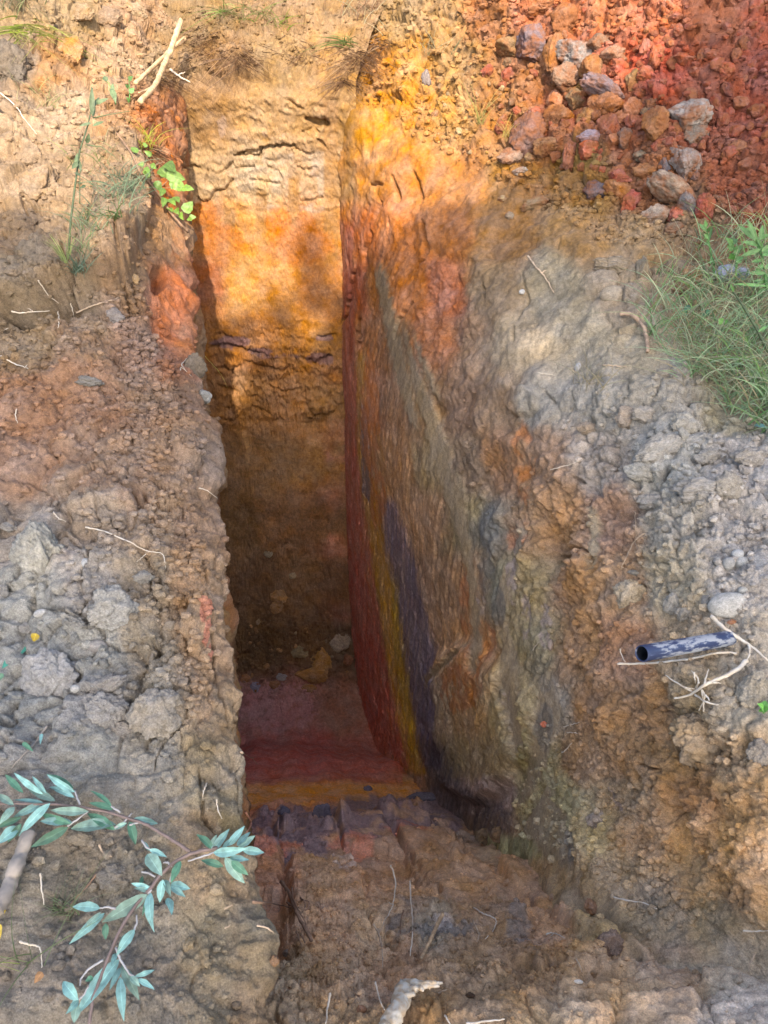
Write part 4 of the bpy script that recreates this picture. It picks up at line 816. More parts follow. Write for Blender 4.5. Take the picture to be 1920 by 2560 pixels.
# x, y, rx, ry (survey of the heap), colour, light, rotation, label
RB = [(650, 215, 88, 72, (140, 118, 122), 1.4, 20, 'large purple-grey stone with a pale sunlit top, topmost big stone of the rubble'),
      (835, 235, 80, 68, (158, 148, 142), 1.3, 0, 'broad blue-grey and tan stone in the upper middle of the rubble'),
      (990, 240, 60, 45, (182, 138, 112), 1.3, -20, 'pinkish tan flat stone above the round red stone'),
      (1012, 300, 48, 46, (182, 78, 46), 1.1, 0, 'round brick red stone right of the dark gap in the rubble'),
      (790, 335, 72, 55, (165, 130, 105), 1.3, 10, 'pale stone streaked orange below the broad blue-grey stone'),
      (895, 290, 42, 62, (168, 112, 52), 1.2, 10, 'upright orange-brown stone between grey and pinkish stones'),
      (950, 388, 96, 42, (125, 108, 112), 1., 18, 'long purple-grey stone lying aslant above the orange blocks'),
      (735, 245, 40, 72, (176, 112, 48), 1.3, 0, 'narrow orange stone standing beside the topmost purple-grey stone'),
      (540, 205, 58, 50, (190, 146, 90), 1.8, 0, 'tan and ochre lump at the upper edge of the rubble'),
      (690, 28, 60, 42, (205, 118, 36), 1.6, 0, 'bright orange lump at the top rim of the slope'),
      (775, 105, 66, 62, (176, 106, 48), 1.5, 0, 'big rounded orange-brown stone above the purple-grey stone'),
      (655, 490, 36, 30, (208, 98, 42), 1.7, 0, 'smooth bright red-orange stone at the sunlit side of the rubble'),
      (757, 512, 56, 54, (226, 140, 50), 1.9, 0, 'sunlit bright orange block in the middle of the rubble'),
      (880, 520, 58, 42, (186, 130, 62), 1.3, 5, 'ochre-topped block resting on a pale lilac stone'),
      (885, 598, 54, 26, (176, 158, 168), 1.2, 8, 'pale lilac slab under the ochre-topped block'),
      (628, 590, 84, 80, (128, 92, 80), 1.1, 0, 'big dark purple-brown boulder at the lower side of the rubble'),
      (968, 452, 66, 60, (182, 110, 48), 1.1, 0, 'large orange-brown stone below the long purple-grey stone'),
      (1070, 482, 46, 50, (162, 98, 56), 1., 0, 'brown-orange stone beside the dark grey-brown one'),
      (1155, 452, 45, 38, (112, 84, 70), 1., 0, 'dark grey-brown stone perched over a hollow'),
      (1165, 545, 60, 62, (150, 96, 42), 1., 0, 'ochre-brown rounded stone left of the big grey rock'),
      (972, 568, 54, 60, (160, 84, 48), 1., 0, 'reddish brown block right of the pale lilac slab'),
      (1335, 515, 92, 72, (158, 146, 134), 1., 10, 'biggest grey rock with ochre patches amid the red earth'),
      (1340, 600, 60, 42, (130, 118, 104), 1., 0, 'darker grey lower block beneath the biggest grey rock'),
      (1290, 695, 52, 82, (148, 134, 124), 1., -12, 'tall smooth grey stone below the biggest grey rock'),
      (1255, 845, 112, 55, (156, 134, 112), 1., 32, 'long grey-tan slab leaning aslant over a dark gap'),
      (1328, 900, 40, 62, (134, 126, 120), 1., -15, 'upright blue-grey stone right of the leaning slab'),
      (1160, 945, 70, 45, (172, 152, 130), 1., 0, 'pale knobbly grey stone at the foot of the red heap'),
      (1272, 932, 44, 48, (194, 92, 50), 1., 0, 'bright red-orange stone under the leaning slab'),
      (1245, 992, 42, 30, (128, 110, 90), 1., 0, 'grey-brown stone tucked below the red-orange one'),
      (1070, 880, 50, 50, (172, 76, 54), 1., 0, 'red crumbly stone left of the leaning slab'),
      (1005, 825, 55, 50, (158, 100, 38), 1., 0, 'ochre-brown stone between the blue-grey lump and the red one'),
      (915, 832, 50, 50, (112, 98, 100), 1., 0, 'dark blue-grey lump at the lower edge of the rubble'),
      (805, 672, 38, 60, (176, 108, 78), 1.2, 0, 'upright red-orange stone below the lilac slab'),
      (885, 655, 46, 42, (196, 96, 52), 1.1, 0, 'angular red-orange stone beneath the lilac slab'),
      (542, 682, 52, 35, (182, 146, 122), 1.5, 0, 'flat tan-lilac stone below the purple-brown boulder'),
      (588, 740, 32, 16, (190, 178, 165), 1.3, 0, 'small pale grey pebble below the flat tan-lilac stone'),
      (632, 690, 28, 24, (150, 118, 76), 1.1, 0, 'small brown stone beside the flat tan-lilac stone'),
      (1040, 605, 34, 42, (122, 102, 92), 1., 0, 'grey-brown stone between red-brown block and ochre stone'),
      (1120, 670, 36, 25, (142, 130, 110), 1., 0, 'small grey stone below the ochre-brown rounded stone'),
      (1075, 345, 38, 40, (140, 110, 66), 1.1, 0, 'olive brown stone just right of the round red stone'),
      (1125, 320, 34, 34, (186, 86, 52), 1.1, 0, 'small red stone right of the olive brown one'),
      (1185, 232, 36, 48, (198, 98, 52), 1.2, 0, 'red-orange stone at the top of the red gravel'),
      (1300, 250, 42, 25, (184, 92, 52), 1., 0, 'flat red-orange stone in the upper red gravel'),
      (1440, 285, 34, 30, (170, 88, 66), 1., 0, 'pinkish red stone in the shaded red gravel'),
      (1482, 300, 34, 26, (174, 78, 50), 1., 0, 'bright red stone beside a dark hollow in the gravel'),
      (1220, 715, 26, 36, (120, 116, 122), 1., 0, 'small blue-grey stone left of the tall smooth grey one'),
      (1025, 770, 46, 30, (168, 78, 52), 1., 0, 'flat red stone above the ochre-brown stone'),
      (832, 432, 42, 52, (142, 112, 76), 1.1, 0, 'grey-brown stone with an ochre crust in the rubble centre'),
      (866, 375, 62, 38, (146, 118, 66), 1.1, 0, 'dull ochre stone beside the long purple-grey one'),
      (505, 552, 28, 25, (196, 92, 56), 1.7, 0, 'small red stone in the sunlit tan slope'),
      (240, 600, 24, 20, (224, 150, 40), 2., 0, 'small yellow-ochre lump in the sunlit slope'),
      (183, 345, 20, 40, (190, 170, 160), 1.9, -15, 'narrow pale grey stone in the yellow wall'),
      (655, 885, 55, 30, (168, 140, 100), 1.2, 0, 'flat tan stone at the shade edge of the slope'),
      (512, 860, 20, 16, (235, 200, 140), 1.8, 0, 'cream pebble beside the shade edge'),
      (545, 935, 20, 18, (180, 160, 130), 1.3, 0, 'pale rounded pebble in the shaded slope'),
      (1350, 762, 20, 20, (130, 126, 130), 1., 0, 'tiny blue-grey stone in the red earth'),
      (925, 195, 50, 35, (146, 122, 102), 1.2, 20, 'grey-brown stone behind the broad blue-grey stone'),
      (1400, 900, 36, 66, (164, 76, 54), 1., 0, 'tall red lump right of the upright blue-grey stone'),
      (700, 640, 50, 40, (152, 108, 62), 1.1, 0, 'ochre-brown stone between boulder and red-orange stone'),
      (1130, 740, 60, 36, (150, 100, 54), 1., 0, 'broad ochre-brown lump over the red earth'),
      (1415, 230, 34, 22, (160, 92, 66), 1., 0, 'brownish stone in the upper shaded gravel'),
      (1510, 655, 50, 36, (140, 84, 46), 1., 0, 'ochre-brown lump low in the shaded red earth')]
for x, y, rx, ry, rgb, k_, rot, lab in RB:
    uu, vv = H2(x, y); big = max(rx, ry) > 32
    put_rock('angular' if rx * ry > 900 else 'clod', uu, vv, rx / 2 * 1.08, ry / 2 * 1.08, rgb, k_, 'stone', lab, 'stone', 'stones of the rubble heap', sink=.36, rot=-rot)
def fill_rocks(n_, region, size, rgbs, k_, kind, name, label, cat, group, sink=.3, maxr=None):
    c_ = 0; tries = 0
    xs = [p[0] for p in region]; ys_ = [p[1] for p in region]; placed = []
    while c_ < n_ and tries < n_ * 30:
        tries += 1; uu = rk.uniform(min(xs), max(xs)); vv = rk.uniform(min(ys_), max(ys_))
        if not inpoly(np.array([uu]), np.array([vv]), region)[0]: continue
        r_ = size[0] + (size[1] - size[0]) * rk.random() ** 2.2
        if any((uu - a) ** 2 + (vv - b) ** 2 < ((r_ + c) * .8) ** 2 for a, b, c in placed): continue
        placed.append((uu, vv, r_)); rgb = rk.choice(rgbs) if rgbs else None
        if rgb: j = rk.uniform(.88, 1.12); rgb = tuple(min(255, x * j) for x in rgb)
        put_rock(kind if isinstance(kind, str) else rk.choice(kind), uu, vv, r_ * rk.uniform(.9, 1.3), r_ * rk.uniform(.7, 1.), rgb, k_, name, label, cat, group, sink, rot=rk.uniform(0, 360)); c_ += 1
fill_rocks(85, [(1480, -10), (1680, -10), (1680, 480), (1540, 470), (1490, 330), (1400, 250), (1350, 130)], (8, 22), [(160, 80, 54), (148, 72, 50), (168, 90, 60), (140, 68, 48), (152, 88, 58)], 1.15, ('angular',), 'stone', 'crumbly brick red lump in the shaded red earth heap', 'stone', 'crumbly red lumps of the shaded heap', .35)
fill_rocks(70, [(1130, -10), (1480, -10), (1440, 130), (1350, 160), (1250, 110), (1180, 60)], (5, 12), [(222, 116, 60), (228, 130, 62), (210, 100, 54), (214, 140, 90)], 1.8, ('angular',), 'stone', 'small orange lump in the sunlit gravel at the top of the heap', 'stone', 'sunlit orange gravel lumps', .35)
fill_rocks(80, [(1060, 90), (1400, 160), (1500, 330), (1480, 420), (1300, 380), (1120, 340), (1050, 200)], (7, 20), [(176, 104, 56), (168, 84, 52), (150, 120, 88), (182, 110, 60)], 1.25, ('angular',), 'stone', 'brownish orange rubble piece filling gaps between the larger stones', 'stone', 'rubble pieces between the stones', .3)
fill_rocks(30, [(930, 120), (1110, 160), (1120, 330), (960, 340), (900, 230)], (4, 9), [(225, 170, 105), (232, 176, 80), (214, 150, 90), (230, 190, 130)], 1.9, ('clod',), 'stone', 'small tan crumb in the sunlit slope beside the yellow wall', 'stone', 'sunlit tan crumbs', .3)

# ---- clods on the left bank
def z5(x, y): return (x / 2, 1106 + y / 2)
def z7(x, y): return (x / 2, 1659 + y / 2)
def z1(x, y): return (x / 2, y / 2)
def z3(x, y): return (x / 2, 553 + y / 2)
def z4(x, y): return (829.5 + x / 2, 553 + y / 2)
def z6(x, y): return (829.5 + x / 2, 1106 + y / 2)
def z8(x, y): return (829.5 + x / 2, 1659 + y / 2)
GR_ = (160, 155, 146)
for fn, x, y, rx, ry, rgb, kind, rot, lab, cat in [
        (z5, 232, 722, 140, 145, (156, 152, 146), 'clod', 15, 'biggest flat grey clod with a pebbled dusty face, left of the crumbling lip', 'clod'),
        (z5, 170, 195, 128, 150, (160, 155, 142), 'clod', -20, 'tall rough grey clod above the small loose stones', 'clod'),
        (z5, 475, 425, 105, 95, (164, 158, 146), 'clod', 0, 'flat-topped grey clod with a ragged lower rim in the bank middle', 'clod'),
        (z5, 415, 582, 52, 32, (150, 142, 132), 'pebble', 0, 'smooth grey cobble half buried under the ragged clod', 'cobble'),
        (z5, 320, 475, 78, 26, (158, 152, 140), 'clod', 22, 'thin tilted grey flake of earth above the cobble', 'clod'),
        (z5, 450, 870, 95, 90, (155, 148, 138), 'clod', 30, 'lumpy grey clod below the biggest flat one', 'clod'),
        (z5, 690, 860, 120, 120, (160, 148, 130), 'clod', -20, 'broad tan-grey clod with a broken edge close to the lip', 'clod'),
        (z5, 460, 745, 90, 40, (156, 148, 138), 'clod', -25, 'slanting grey clod between the biggest clod and the lip', 'clod'),
        (z5, 10, 352, 34, 38, (158, 152, 142), 'clod', 0, 'rounded grey lump at the picture edge', 'clod'),
        (z5, 338, 415, 30, 26, (160, 152, 140), 'clod', 0, 'small round grey lump left of the flat-topped clod', 'clod'),
        (z5, 210, 360, 24, 40, (156, 150, 138), 'angular', 0, 'small upright grey stone below the tall clod', 'stone'),
        (z5, 370, 218, 22, 22, (176, 174, 168), 'pebble', 0, 'pale round pebble beside the tall rough clod', 'pebble'),
        (z5, 175, 440, 30, 18, (172, 168, 160), 'pebble', -20, 'pale oval pebble above the yellow-green leaf', 'pebble'),
        (z5, 120, 505, 36, 24, (156, 150, 140), 'clod', 0, 'low grey lump beside the yellow-green leaf', 'clod'),
        (z5, 45, 70, 42, 22, (160, 152, 140), 'clod', 10, 'grey flake of earth at the edge above the tall clod', 'clod'),
        (z5, 605, 290, 60, 36, (160, 152, 138), 'clod', 0, 'grey crumbly lump near the long white root', 'clod'),
        (z5, 325, 762, 22, 18, (170, 166, 158), 'pebble', 0, 'little pale pebble stuck on the biggest clod', 'pebble'),
        (z5, 545, 960, 80, 60, (158, 148, 134), 'clod', 0, 'low tan clod at the foot of the lumpy grey one', 'clod'),
        (z7, 148, 392, 56, 48, (158, 146, 128), 'clod', 0, 'round tan clod right of the grey stick', 'clod'),
        (z7, 222, 990, 30, 26, (148, 134, 116), 'clod', 0, 'round brown-grey pebble near the lowest spray of leaves', 'pebble'),
        (z7, 815, 770, 30, 38, (172, 148, 108), 'angular', 20, 'tan stone flush in the earth near the trench lip', 'stone'),
        (z7, 580, 1045, 34, 34, (150, 138, 120), 'clod', 0, 'round lump of earth below the big silvery leaf', 'clod'),
        (z7, 545, 1010, 22, 24, (158, 144, 124), 'clod', 0, 'small round lump between two lower leaves', 'clod'),
        (z7, 505, 470, 90, 60, (152, 140, 122), 'clod', 0, 'crumbly brown-grey clod enclosed by the branch', 'clod'),
        (z7, 330, 300, 70, 36, (160, 146, 124), 'clod', 0, 'low tan clod under the upper leafy spray', 'clod'),
        (z1, 45, 290, 85, 100, (150, 132, 112), 'clod', 0, 'big smooth grey-brown clod at the upper corner of the bank', 'clod'),
        (z1, 308, 232, 62, 62, (225, 160, 80), 'clod', 0, 'orange clod with dark pits beside the grass tuft', 'clod'),
        (z1, 567, 144, 22, 23, (205, 170, 125), 'pebble', 0, 'round tan pebble on the sunlit upper slope', 'pebble'),
        (z1, 165, 810, 112, 100, (200, 165, 125), 'clod', 0, 'broad smooth tan clod on the sunlit bank', 'clod'),
        (z1, 470, 75, 60, 45, (190, 155, 120), 'clod', 0, 'lilac-tan clod high on the sunlit slope', 'clod'),
        (z1, 580, 50, 60, 40, (215, 175, 125), 'clod', 30, 'long tan clod high above the crossed sticks', 'clod'),
        (z1, 360, 60, 50, 40, (205, 165, 115), 'clod', 0, 'tan clod high above the orange pitted clod', 'clod'),
        (z3, 130, 75, 34, 26, (150, 128, 100), 'clod', 0, 'brown clod on the turf lump above its shadow', 'clod'),
        (z3, 60, 75, 42, 20, (150, 128, 100), 'clod', 0, 'flat brown clod at the edge of the turf lump', 'clod'),
        (z3, 580, 105, 20, 26, (196, 160, 112), 'clod', 0, 'small tan clod below the cracked block', 'clod'),
        (z3, 500, 260, 52, 36, (150, 138, 128), 'clod', 20, 'lilac-grey clod right of the turf lump hollow', 'clod'),
        (z3, 380, 545, 60, 26, (140, 132, 120), 'clod', 5, 'flat grey clod on the brown crumbly slope', 'clod'),
        (z3, 880, 610, 36, 30, (160, 156, 146), 'clod', 0, 'pale grey clod stuck at the trench lip', 'clod'),
        (z3, 835, 490, 50, 60, (128, 112, 92), 'clod', 0, 'dark grey-brown lump with hair roots at the trench lip', 'clod'),
        (z4, 1180, 850, 118, 66, (164, 156, 142), 'clod', -25, 'large wrinkled grey clod tilted over a dark hole', 'clod'),
        (z4, 1350, 802, 78, 38, (166, 160, 148), 'clod', -15, 'grey slab-like clod below the round crumbly one', 'clod'),
        (z4, 1292, 732, 62, 50, (166, 158, 142), 'clod', 0, 'round crumbly grey clod under the grass edge', 'clod'),
        (z4, 1410, 875, 62, 38, (166, 158, 144), 'clod', 5, 'grey clod right of the dark hole', 'clod'),
        (z4, 985, 172, 58, 42, (156, 140, 116), 'pebble', 0, 'smooth grey-brown boulder with a pale worn spot', 'boulder'),
        (z4, 1080, 175, 52, 55, (150, 134, 112), 'clod', 0, 'grey-brown stone behind the boulder with the pale spot', 'stone'),
        (z4, 1010, 55, 100, 52, (150, 132, 106), 'clod', 10, 'large brown clod below the smooth shaded slope', 'clod'),
        (z4, 1112, 75, 34, 70, (148, 132, 106), 'angular', 0, 'narrow upright brown stone near the weeds', 'stone'),
        (z4, 1315, 100, 62, 72, (146, 112, 72), 'angular', 0, 'brown rock standing left of the pale bluish stone', 'rock'),
        (z4, 1245, 70, 58, 52, (128, 112, 90), 'angular', 0, 'dark grey-brown rock over a hollow', 'rock'),
        (z4, 1305, 150, 80, 30, (142, 110, 74), 'clod', 0, 'low brown rock at the top edge of the grass', 'rock'),
        (z4, 1495, 80, 66, 46, (176, 178, 192), 'angular', 0, 'pale bluish stone with brown specks among the weeds', 'stone'),
        (z4, 1232, 512, 56, 28, (160, 148, 130), 'clod', 0, 'flat grey clod beside the grass', 'clod'),
        (z4, 885, 750, 62, 34, (170, 150, 126), 'clod', 0, 'tan crumbly clod on the smooth grey slope', 'clod'),
        (z4, 1130, 690, 60, 42, (168, 156, 138), 'clod', 0, 'grey-tan clod topmost of the clod heap', 'clod'),
        (z4, 1045, 700, 50, 50, (170, 152, 130), 'clod', 0, 'tan crumbly clod beside the grey slope', 'clod'),
        (z4, 838, 484, 14, 22, (185, 180, 172), 'pebble', 10, 'small pale pebble on the sun-flecked slope', 'pebble'),
        (z4, 598, 155, 14, 12, (190, 186, 178), 'pebble', 0, 'tiny pale pebble on the smooth shaded slope', 'pebble'),
        (z4, 1360, 1010, 130, 60, (162, 154, 142), 'clod', 0, 'broad lumpy grey clod beneath the dark hole', 'clod'),
        (z4, 1130, 930, 80, 50, (166, 160, 146), 'clod', 10, 'ragged pale grey clod left of the dark hole', 'clod'),
        (z4, 1590, 870, 76, 50, (162, 152, 138), 'clod', 0, 'grey clod at the right end of the clod heap', 'clod'),
        (z4, 1150, 1060, 60, 36, (160, 152, 140), 'clod', 0, 'small grey clod at the foot of the clod heap', 'clod'),
        (z4, 1490, 1000, 70, 60, (162, 152, 136), 'clod', 0, 'bulky tan-grey clod low in the clod heap', 'clod'),
        (z6, 1490, 402, 82, 58, (178, 172, 160), 'pebble', -12, 'big smooth pale oval cobble above the pipe', 'cobble'),
        (z6, 1545, 220, 32, 28, (160, 158, 150), 'pebble', 0, 'round grey pebble in a cluster of three', 'pebble'),
        (z6, 1487, 222, 26, 30, (156, 152, 144), 'pebble', 0, 'middle pebble of a grey cluster of three', 'pebble'),
        (z6, 1530, 184, 26, 20, (172, 170, 164), 'pebble', 0, 'pale upper pebble of a cluster of three', 'pebble'),
        (z6, 1445, 215, 16, 22, (150, 144, 134), 'pebble', 0, 'small narrow pebble beside the pebble cluster', 'pebble'),
        (z6, 1550, 338, 22, 20, (170, 166, 156), 'pebble', 0, 'small pebble just above the big oval cobble', 'pebble'),
        (z6, 1250, 400, 44, 48, (170, 162, 148), 'clod', 0, 'pale grey clod left of the big oval cobble', 'clod'),
        (z6, 1300, 440, 46, 36, (166, 156, 140), 'clod', 0, 'grey-tan clod between pale clod and pipe', 'clod'),
        (z6, 1400, 390, 30, 28, (160, 152, 140), 'clod', 0, 'small clod touching the big oval cobble', 'clod'),
        (z6, 1060, 350, 70, 70, (176, 158, 130), 'clod', 0, 'pale tan block set in the brown slope', 'clod'),
        (z6, 1085, 262, 34, 14, (160, 150, 134), 'clod', 0, 'small flat grey flake by the forked root', 'clod'),
        (z6, 1370, 980, 140, 120, (168, 142, 108), 'clod', 0, 'big tan-brown clod bulging below the white roots', 'clod'),
        (z6, 1600, 800, 84, 110, (166, 154, 134), 'clod', 0, 'tall grey clod near the small green leaves', 'clod'),
        (z6, 1640, 1040, 60, 70, (164, 150, 132), 'clod', 0, 'grey clod at the lower right picture edge', 'clod'),
        (z6, 722, 575, 14, 26, (170, 148, 128), 'pebble', 0, 'pale pinkish pebble set in the trench wall', 'pebble'),
        (z6, 695, 915, 18, 14, (190, 104, 70), 'clod', 0, 'tiny red lump in the smeared trench wall', 'stone'),
        (z6, 1500, 478, 26, 12, (186, 122, 74), 'clod', 0, 'orange flake just below the big oval cobble', 'stone'),
        (z8, 345, 320, 56, 50, (138, 116, 96), 'clod', 0, 'knobbly brown clod on the ramp beside the wall foot', 'clod'),
        (z8, 500, 290, 40, 36, (112, 88, 60), 'clod', 0, 'dark brown clod against the wall foot', 'clod'),
        (z8, 440, 290, 44, 34, (108, 86, 58), 'clod', 0, 'brown clod between knobbly one and wall foot', 'clod'),
        (z8, 180, 140, 80, 34, (72, 66, 72), 'clod', 0, 'flat dark purple clod on the trench floor', 'clod'),
        (z8, 980, 760, 60, 50, (112, 90, 72), 'clod', 0, 'brown clod over a dark hollow at the wall foot', 'clod'),
        (z8, 900, 600, 34, 42, (128, 92, 60), 'clod', 0, 'upright brown clod where wall and ramp meet', 'clod'),
        (z8, 840, 925, 20, 8, (160, 146, 126), 'pebble', 0, 'thin pale flake on the ramp', 'stone'),
        (z8, 370, 985, 22, 12, (70, 50, 32), 'clod', 0, 'dark flat clod near the split wood', 'clod'),
        (z7, 1180, 835, 26, 26, (112, 84, 58), 'clod', 0, 'brown lump at the left side of the ramp', 'clod'),
        (z7, 1240, 800, 18, 16, (118, 100, 82), 'clod', 0, 'small grey-brown lump by the dead shrub', 'clod'),
        (z7, 1225, 190, 28, 24, (64, 60, 70), 'clod', 0, 'dark purple lump at the left end of the dark band', 'clod'),
        (z7, 1390, 210, 46, 50, (68, 62, 70), 'clod', 0, 'dark purple clod in the middle of the dark band', 'clod'),
        (z7, 1590, 95, 20, 18, (74, 68, 78), 'clod', 0, 'small purple lump at the yellow seam', 'clod'),
        (z7, 1565, 1050, 26, 20, (124, 86, 56), 'clod', 0, 'round brown lump at the bottom of the ramp', 'clod')]:
    uu, vv = fn(x, y); kk = {z1: 1.9}.get(fn, 1.)
    if vv > 1640 and uu > 560: kk = .6 if vv > 1780 else .42
    if fn is z6 and uu < 1180: kk = .7
    put_rock(kind, uu, vv, rx / 2, ry / 2, rgb, kk, cat if cat != 'stone' else 'stone', lab, cat, None, sink=.38 if kind == 'clod' and rx > 50 else .3, rot=-rot, depth=.6 if rx > 45 else .8)
# fallen debris at the foot of the end wall
for x, y, rx, ry, rgb, rot, lab in [(1465, 560, 50, 48, (92, 80, 66), 20, 'grey-olive slab leaning on the red wall foot'), (1395, 640, 58, 55, (100, 72, 34), 0, 'squarish brown slab under the grey-olive one'),
                                    (1335, 700, 72, 42, (96, 68, 34), 0, 'broad brown slab at the front of the debris'), (1210, 360, 40, 36, (88, 64, 36), 20, 'brown flake on the debris slope'), (1195, 412, 32, 26, (84, 60, 32), 0, 'thin brown flake below the other flake'),
                                    (1108, 755, 24, 24, (80, 76, 88), 0, 'bluish grey round stone near the left side of the debris'), (1215, 714, 26, 16, (88, 84, 84), 0, 'flat blue-grey stone in the debris front'), (1060, 720, 26, 20, (92, 60, 32), 0, 'small brown lump left of the bluish stone'),
                                    (1160, 180, 22, 18, (74, 66, 52), 0, 'small greyish lump high on the debris'), (1300, 605, 40, 28, (84, 72, 50), 0, 'olive-brown lump in the debris'), (1265, 275, 18, 14, (88, 76, 56), 0, 'little round lump on the debris slope'),
                                    (1185, 745, 26, 20, (88, 58, 34), 0, 'brown lump behind the red floor'), (1335, 760, 36, 20, (94, 64, 32), 0, 'lowest brown flake of the debris'), (1500, 640, 24, 30, (84, 54, 34), 0, 'brown lump wedged against the red wall')]:
    uu, vv = z5(x, y); put_rock('clod' if rx < 45 else 'angular', uu, vv, rx / 2, ry / 2, rgb, .36, 'slab' if 'slab' in lab else 'clod', lab, 'slab' if 'slab' in lab else 'clod', None, sink=.3, rot=-rot, depth=.45)
fill_rocks(30, [(535, 1330), (760, 1380), (765, 1490), (700, 1500), (540, 1490)], (4, 9), [(94, 66, 34), (84, 58, 32), (88, 72, 52)], .36, ('clod', 'angular'), 'clod', 'small brown crumb fallen at the foot of the shaded end wall', 'clod', 'crumbs fallen from the end wall', .3)
fill_rocks(60, [(10, 1120), (400, 1180), (430, 1560), (180, 1600), (10, 1500)], (5, 13), None, 1., ('clod', 'angular'), 'clod', 'small grey earth crumb among the big clods of the bank', 'clod', 'grey crumbs among the clods', .3)
fill_rocks(50, [(1230, 880), (1659, 900), (1659, 1330), (1420, 1300), (1300, 1080)], (5, 13), None, 1., ('clod', 'angular'), 'clod', 'small grey earth crumb on the bank below the grass', 'clod', 'grey crumbs below the grass', .3)
fill_rocks(40, [(600, 1950), (1150, 1900), (1400, 2080), (1200, 2140), (620, 2150)], (4, 10), None, 1., ('clod',), 'clod', 'small brown earth crumb strewn on the ramp', 'clod', 'brown crumbs on the ramp', .3)
print('stones', time.time() - T0)

# ---- countless crumbs
def crumbs(name, S, n_, mask, size, seed, label):
    V, nr, c_, u, v, crb = S; rs = np.random.RandomState(seed)
    idx = np.nonzero(mask(u, v, crb) & (u > -20) & (u < 1680) & (v > -20) & (v < 2230))[0]
    pr_ = np.clip(crb[idx], .05, 1.5) ** 2.2; pick = idx[rs.choice(len(idx), n_, p=pr_ / pr_.sum())]
    bases = []
    for k in range(10):
        D, f_ = ICO[1]; r = 1 + .0 * D[:, 0]
        for j in range(7):
            nn = rs.normal(size=3); nn /= np.linalg.norm(nn); cs = D @ nn; r = np.minimum(r, np.where(cs > .05, rs.uniform(.55, .95) / np.maximum(cs, .05), 9))
        bases.append(D * r[:, None])
    f_ = ICO[1][1]; nv = len(bases[0]); B = np.array(bases)[rs.randint(0, 10, n_)]
    ang = rs.uniform(0, 6.28, (n_, 3)); ca, sa = np.cos(ang), np.sin(ang)
    x, y, z = B[..., 0], B[..., 1], B[..., 2]
    x, y = x * ca[:, :1] - y * sa[:, :1], x * sa[:, :1] + y * ca[:, :1]; y, z = y * ca[:, 1:2] - z * sa[:, 1:2], y * sa[:, 1:2] + z * ca[:, 1:2]
    s_ = size[0] + (size[1] - size[0]) * rs.rand(n_) ** 4
    dist = np.linalg.norm(V[pick] - np.array([0, 0, CZ]), axis=1); s_ = s_ * (.6 + .4 * dist / 1.5)
    out = np.stack([x * 1.15, y, z * .8], -1) * s_[:, None, None] + (V[pick] + nr[pick] * s_[:, None] * .25)[:, None, :]
    col = np.repeat(np.clip(c_[pick] * rs.uniform(.82, 1.2, (n_, 1)), .01, .72), nv, 0)
    F_ = (f_[None] + (np.arange(n_) * nv)[:, None, None]).reshape(-1, 3)
    o = mesh_obj(name, out.reshape(-1, 3), F_, M_SOIL, cols=col, smooth=False); return tag(o, label, kind='stuff')
crumbs('gravel', SURF[0], 10000, lambda u, v, c_: (u < 520), (.0015, .012), 1, 'fine grey and brown earth crumbs on the left bank')
crumbs('gravel', SURF[2], 12000, lambda u, v, c_: (c_ > .3), (.0015, .012), 2, 'fine crumbs of grey, brown and red earth on the right bank')
crumbs('gravel', SURF[1], 8000, lambda u, v, c_: ((v > 1720) | (v < 150) | ((v > 1300) & (v < 1520))), (.0018, .009), 3, 'fine brown crumbs on floor and ramp of the trench')
print('crumbs', time.time() - T0)

# ================================================================== ROOTS, STICKS, TWIGS
rt = random.Random(21)
def path3(px, lift, n_=6, wob=1.2, tmode='flat'):
    ctrl = []
    for (a, b) in px:
        h = hit(min(max(a, -40), 1700), min(max(b, -40), 2250)); ctrl.append(tdist(h[0], min(max(a, -40), 1700), min(max(b, -40), 2250)) if h else None)
    ok = sorted(x for x in ctrl if x); med = ok[len(ok) // 2]
    ctrl = [min(max(x if x else med, med * .93), med * 1.07) for x in ctrl]
    pts = []
    for i in range(len(px) - 1):
        for k in range(n_):
            f_ = k / n_; p0 = px[max(i - 1, 0)]; p1 = px[i]; p2 = px[i + 1]; p3 = px[min(i + 2, len(px) - 1)]
            def cc(a, b, c_, d_): return .5 * ((2 * b) + (-a + c_) * f_ + (2 * a - 5 * b + 4 * c_ - d_) * f_ * f_ + (-a + 3 * b - 3 * c_ + d_) * f_ ** 3)
            x = cc(p0[0], p1[0], p2[0], p3[0]) + rt.uniform(-wob, wob); y = cc(p0[1], p1[1], p2[1], p3[1]) + rt.uniform(-wob, wob)
            t_ = ctrl[i] * (1 - f_) + ctrl[i + 1] * f_; pts.append((x, y, t_))
    pts.append((*px[-1], ctrl[-1]))
    # stay just above the soil everywhere
    out = []
    for x, y, t_ in pts:
        h = hit(x, y)
        if h: t_ = min(t_, tdist(h[0], x, y))
        out.append((x, y, t_ - lift))
    ts = [p[2] for p in out]; sm = [sum(ts[max(0, i - 2):i + 3]) / len(ts[max(0, i - 2):i + 3]) for i in range(len(ts))]
    return [at_t(x, y, min(t_, s_)) for (x, y, t_), s_ in zip(out, sm)]
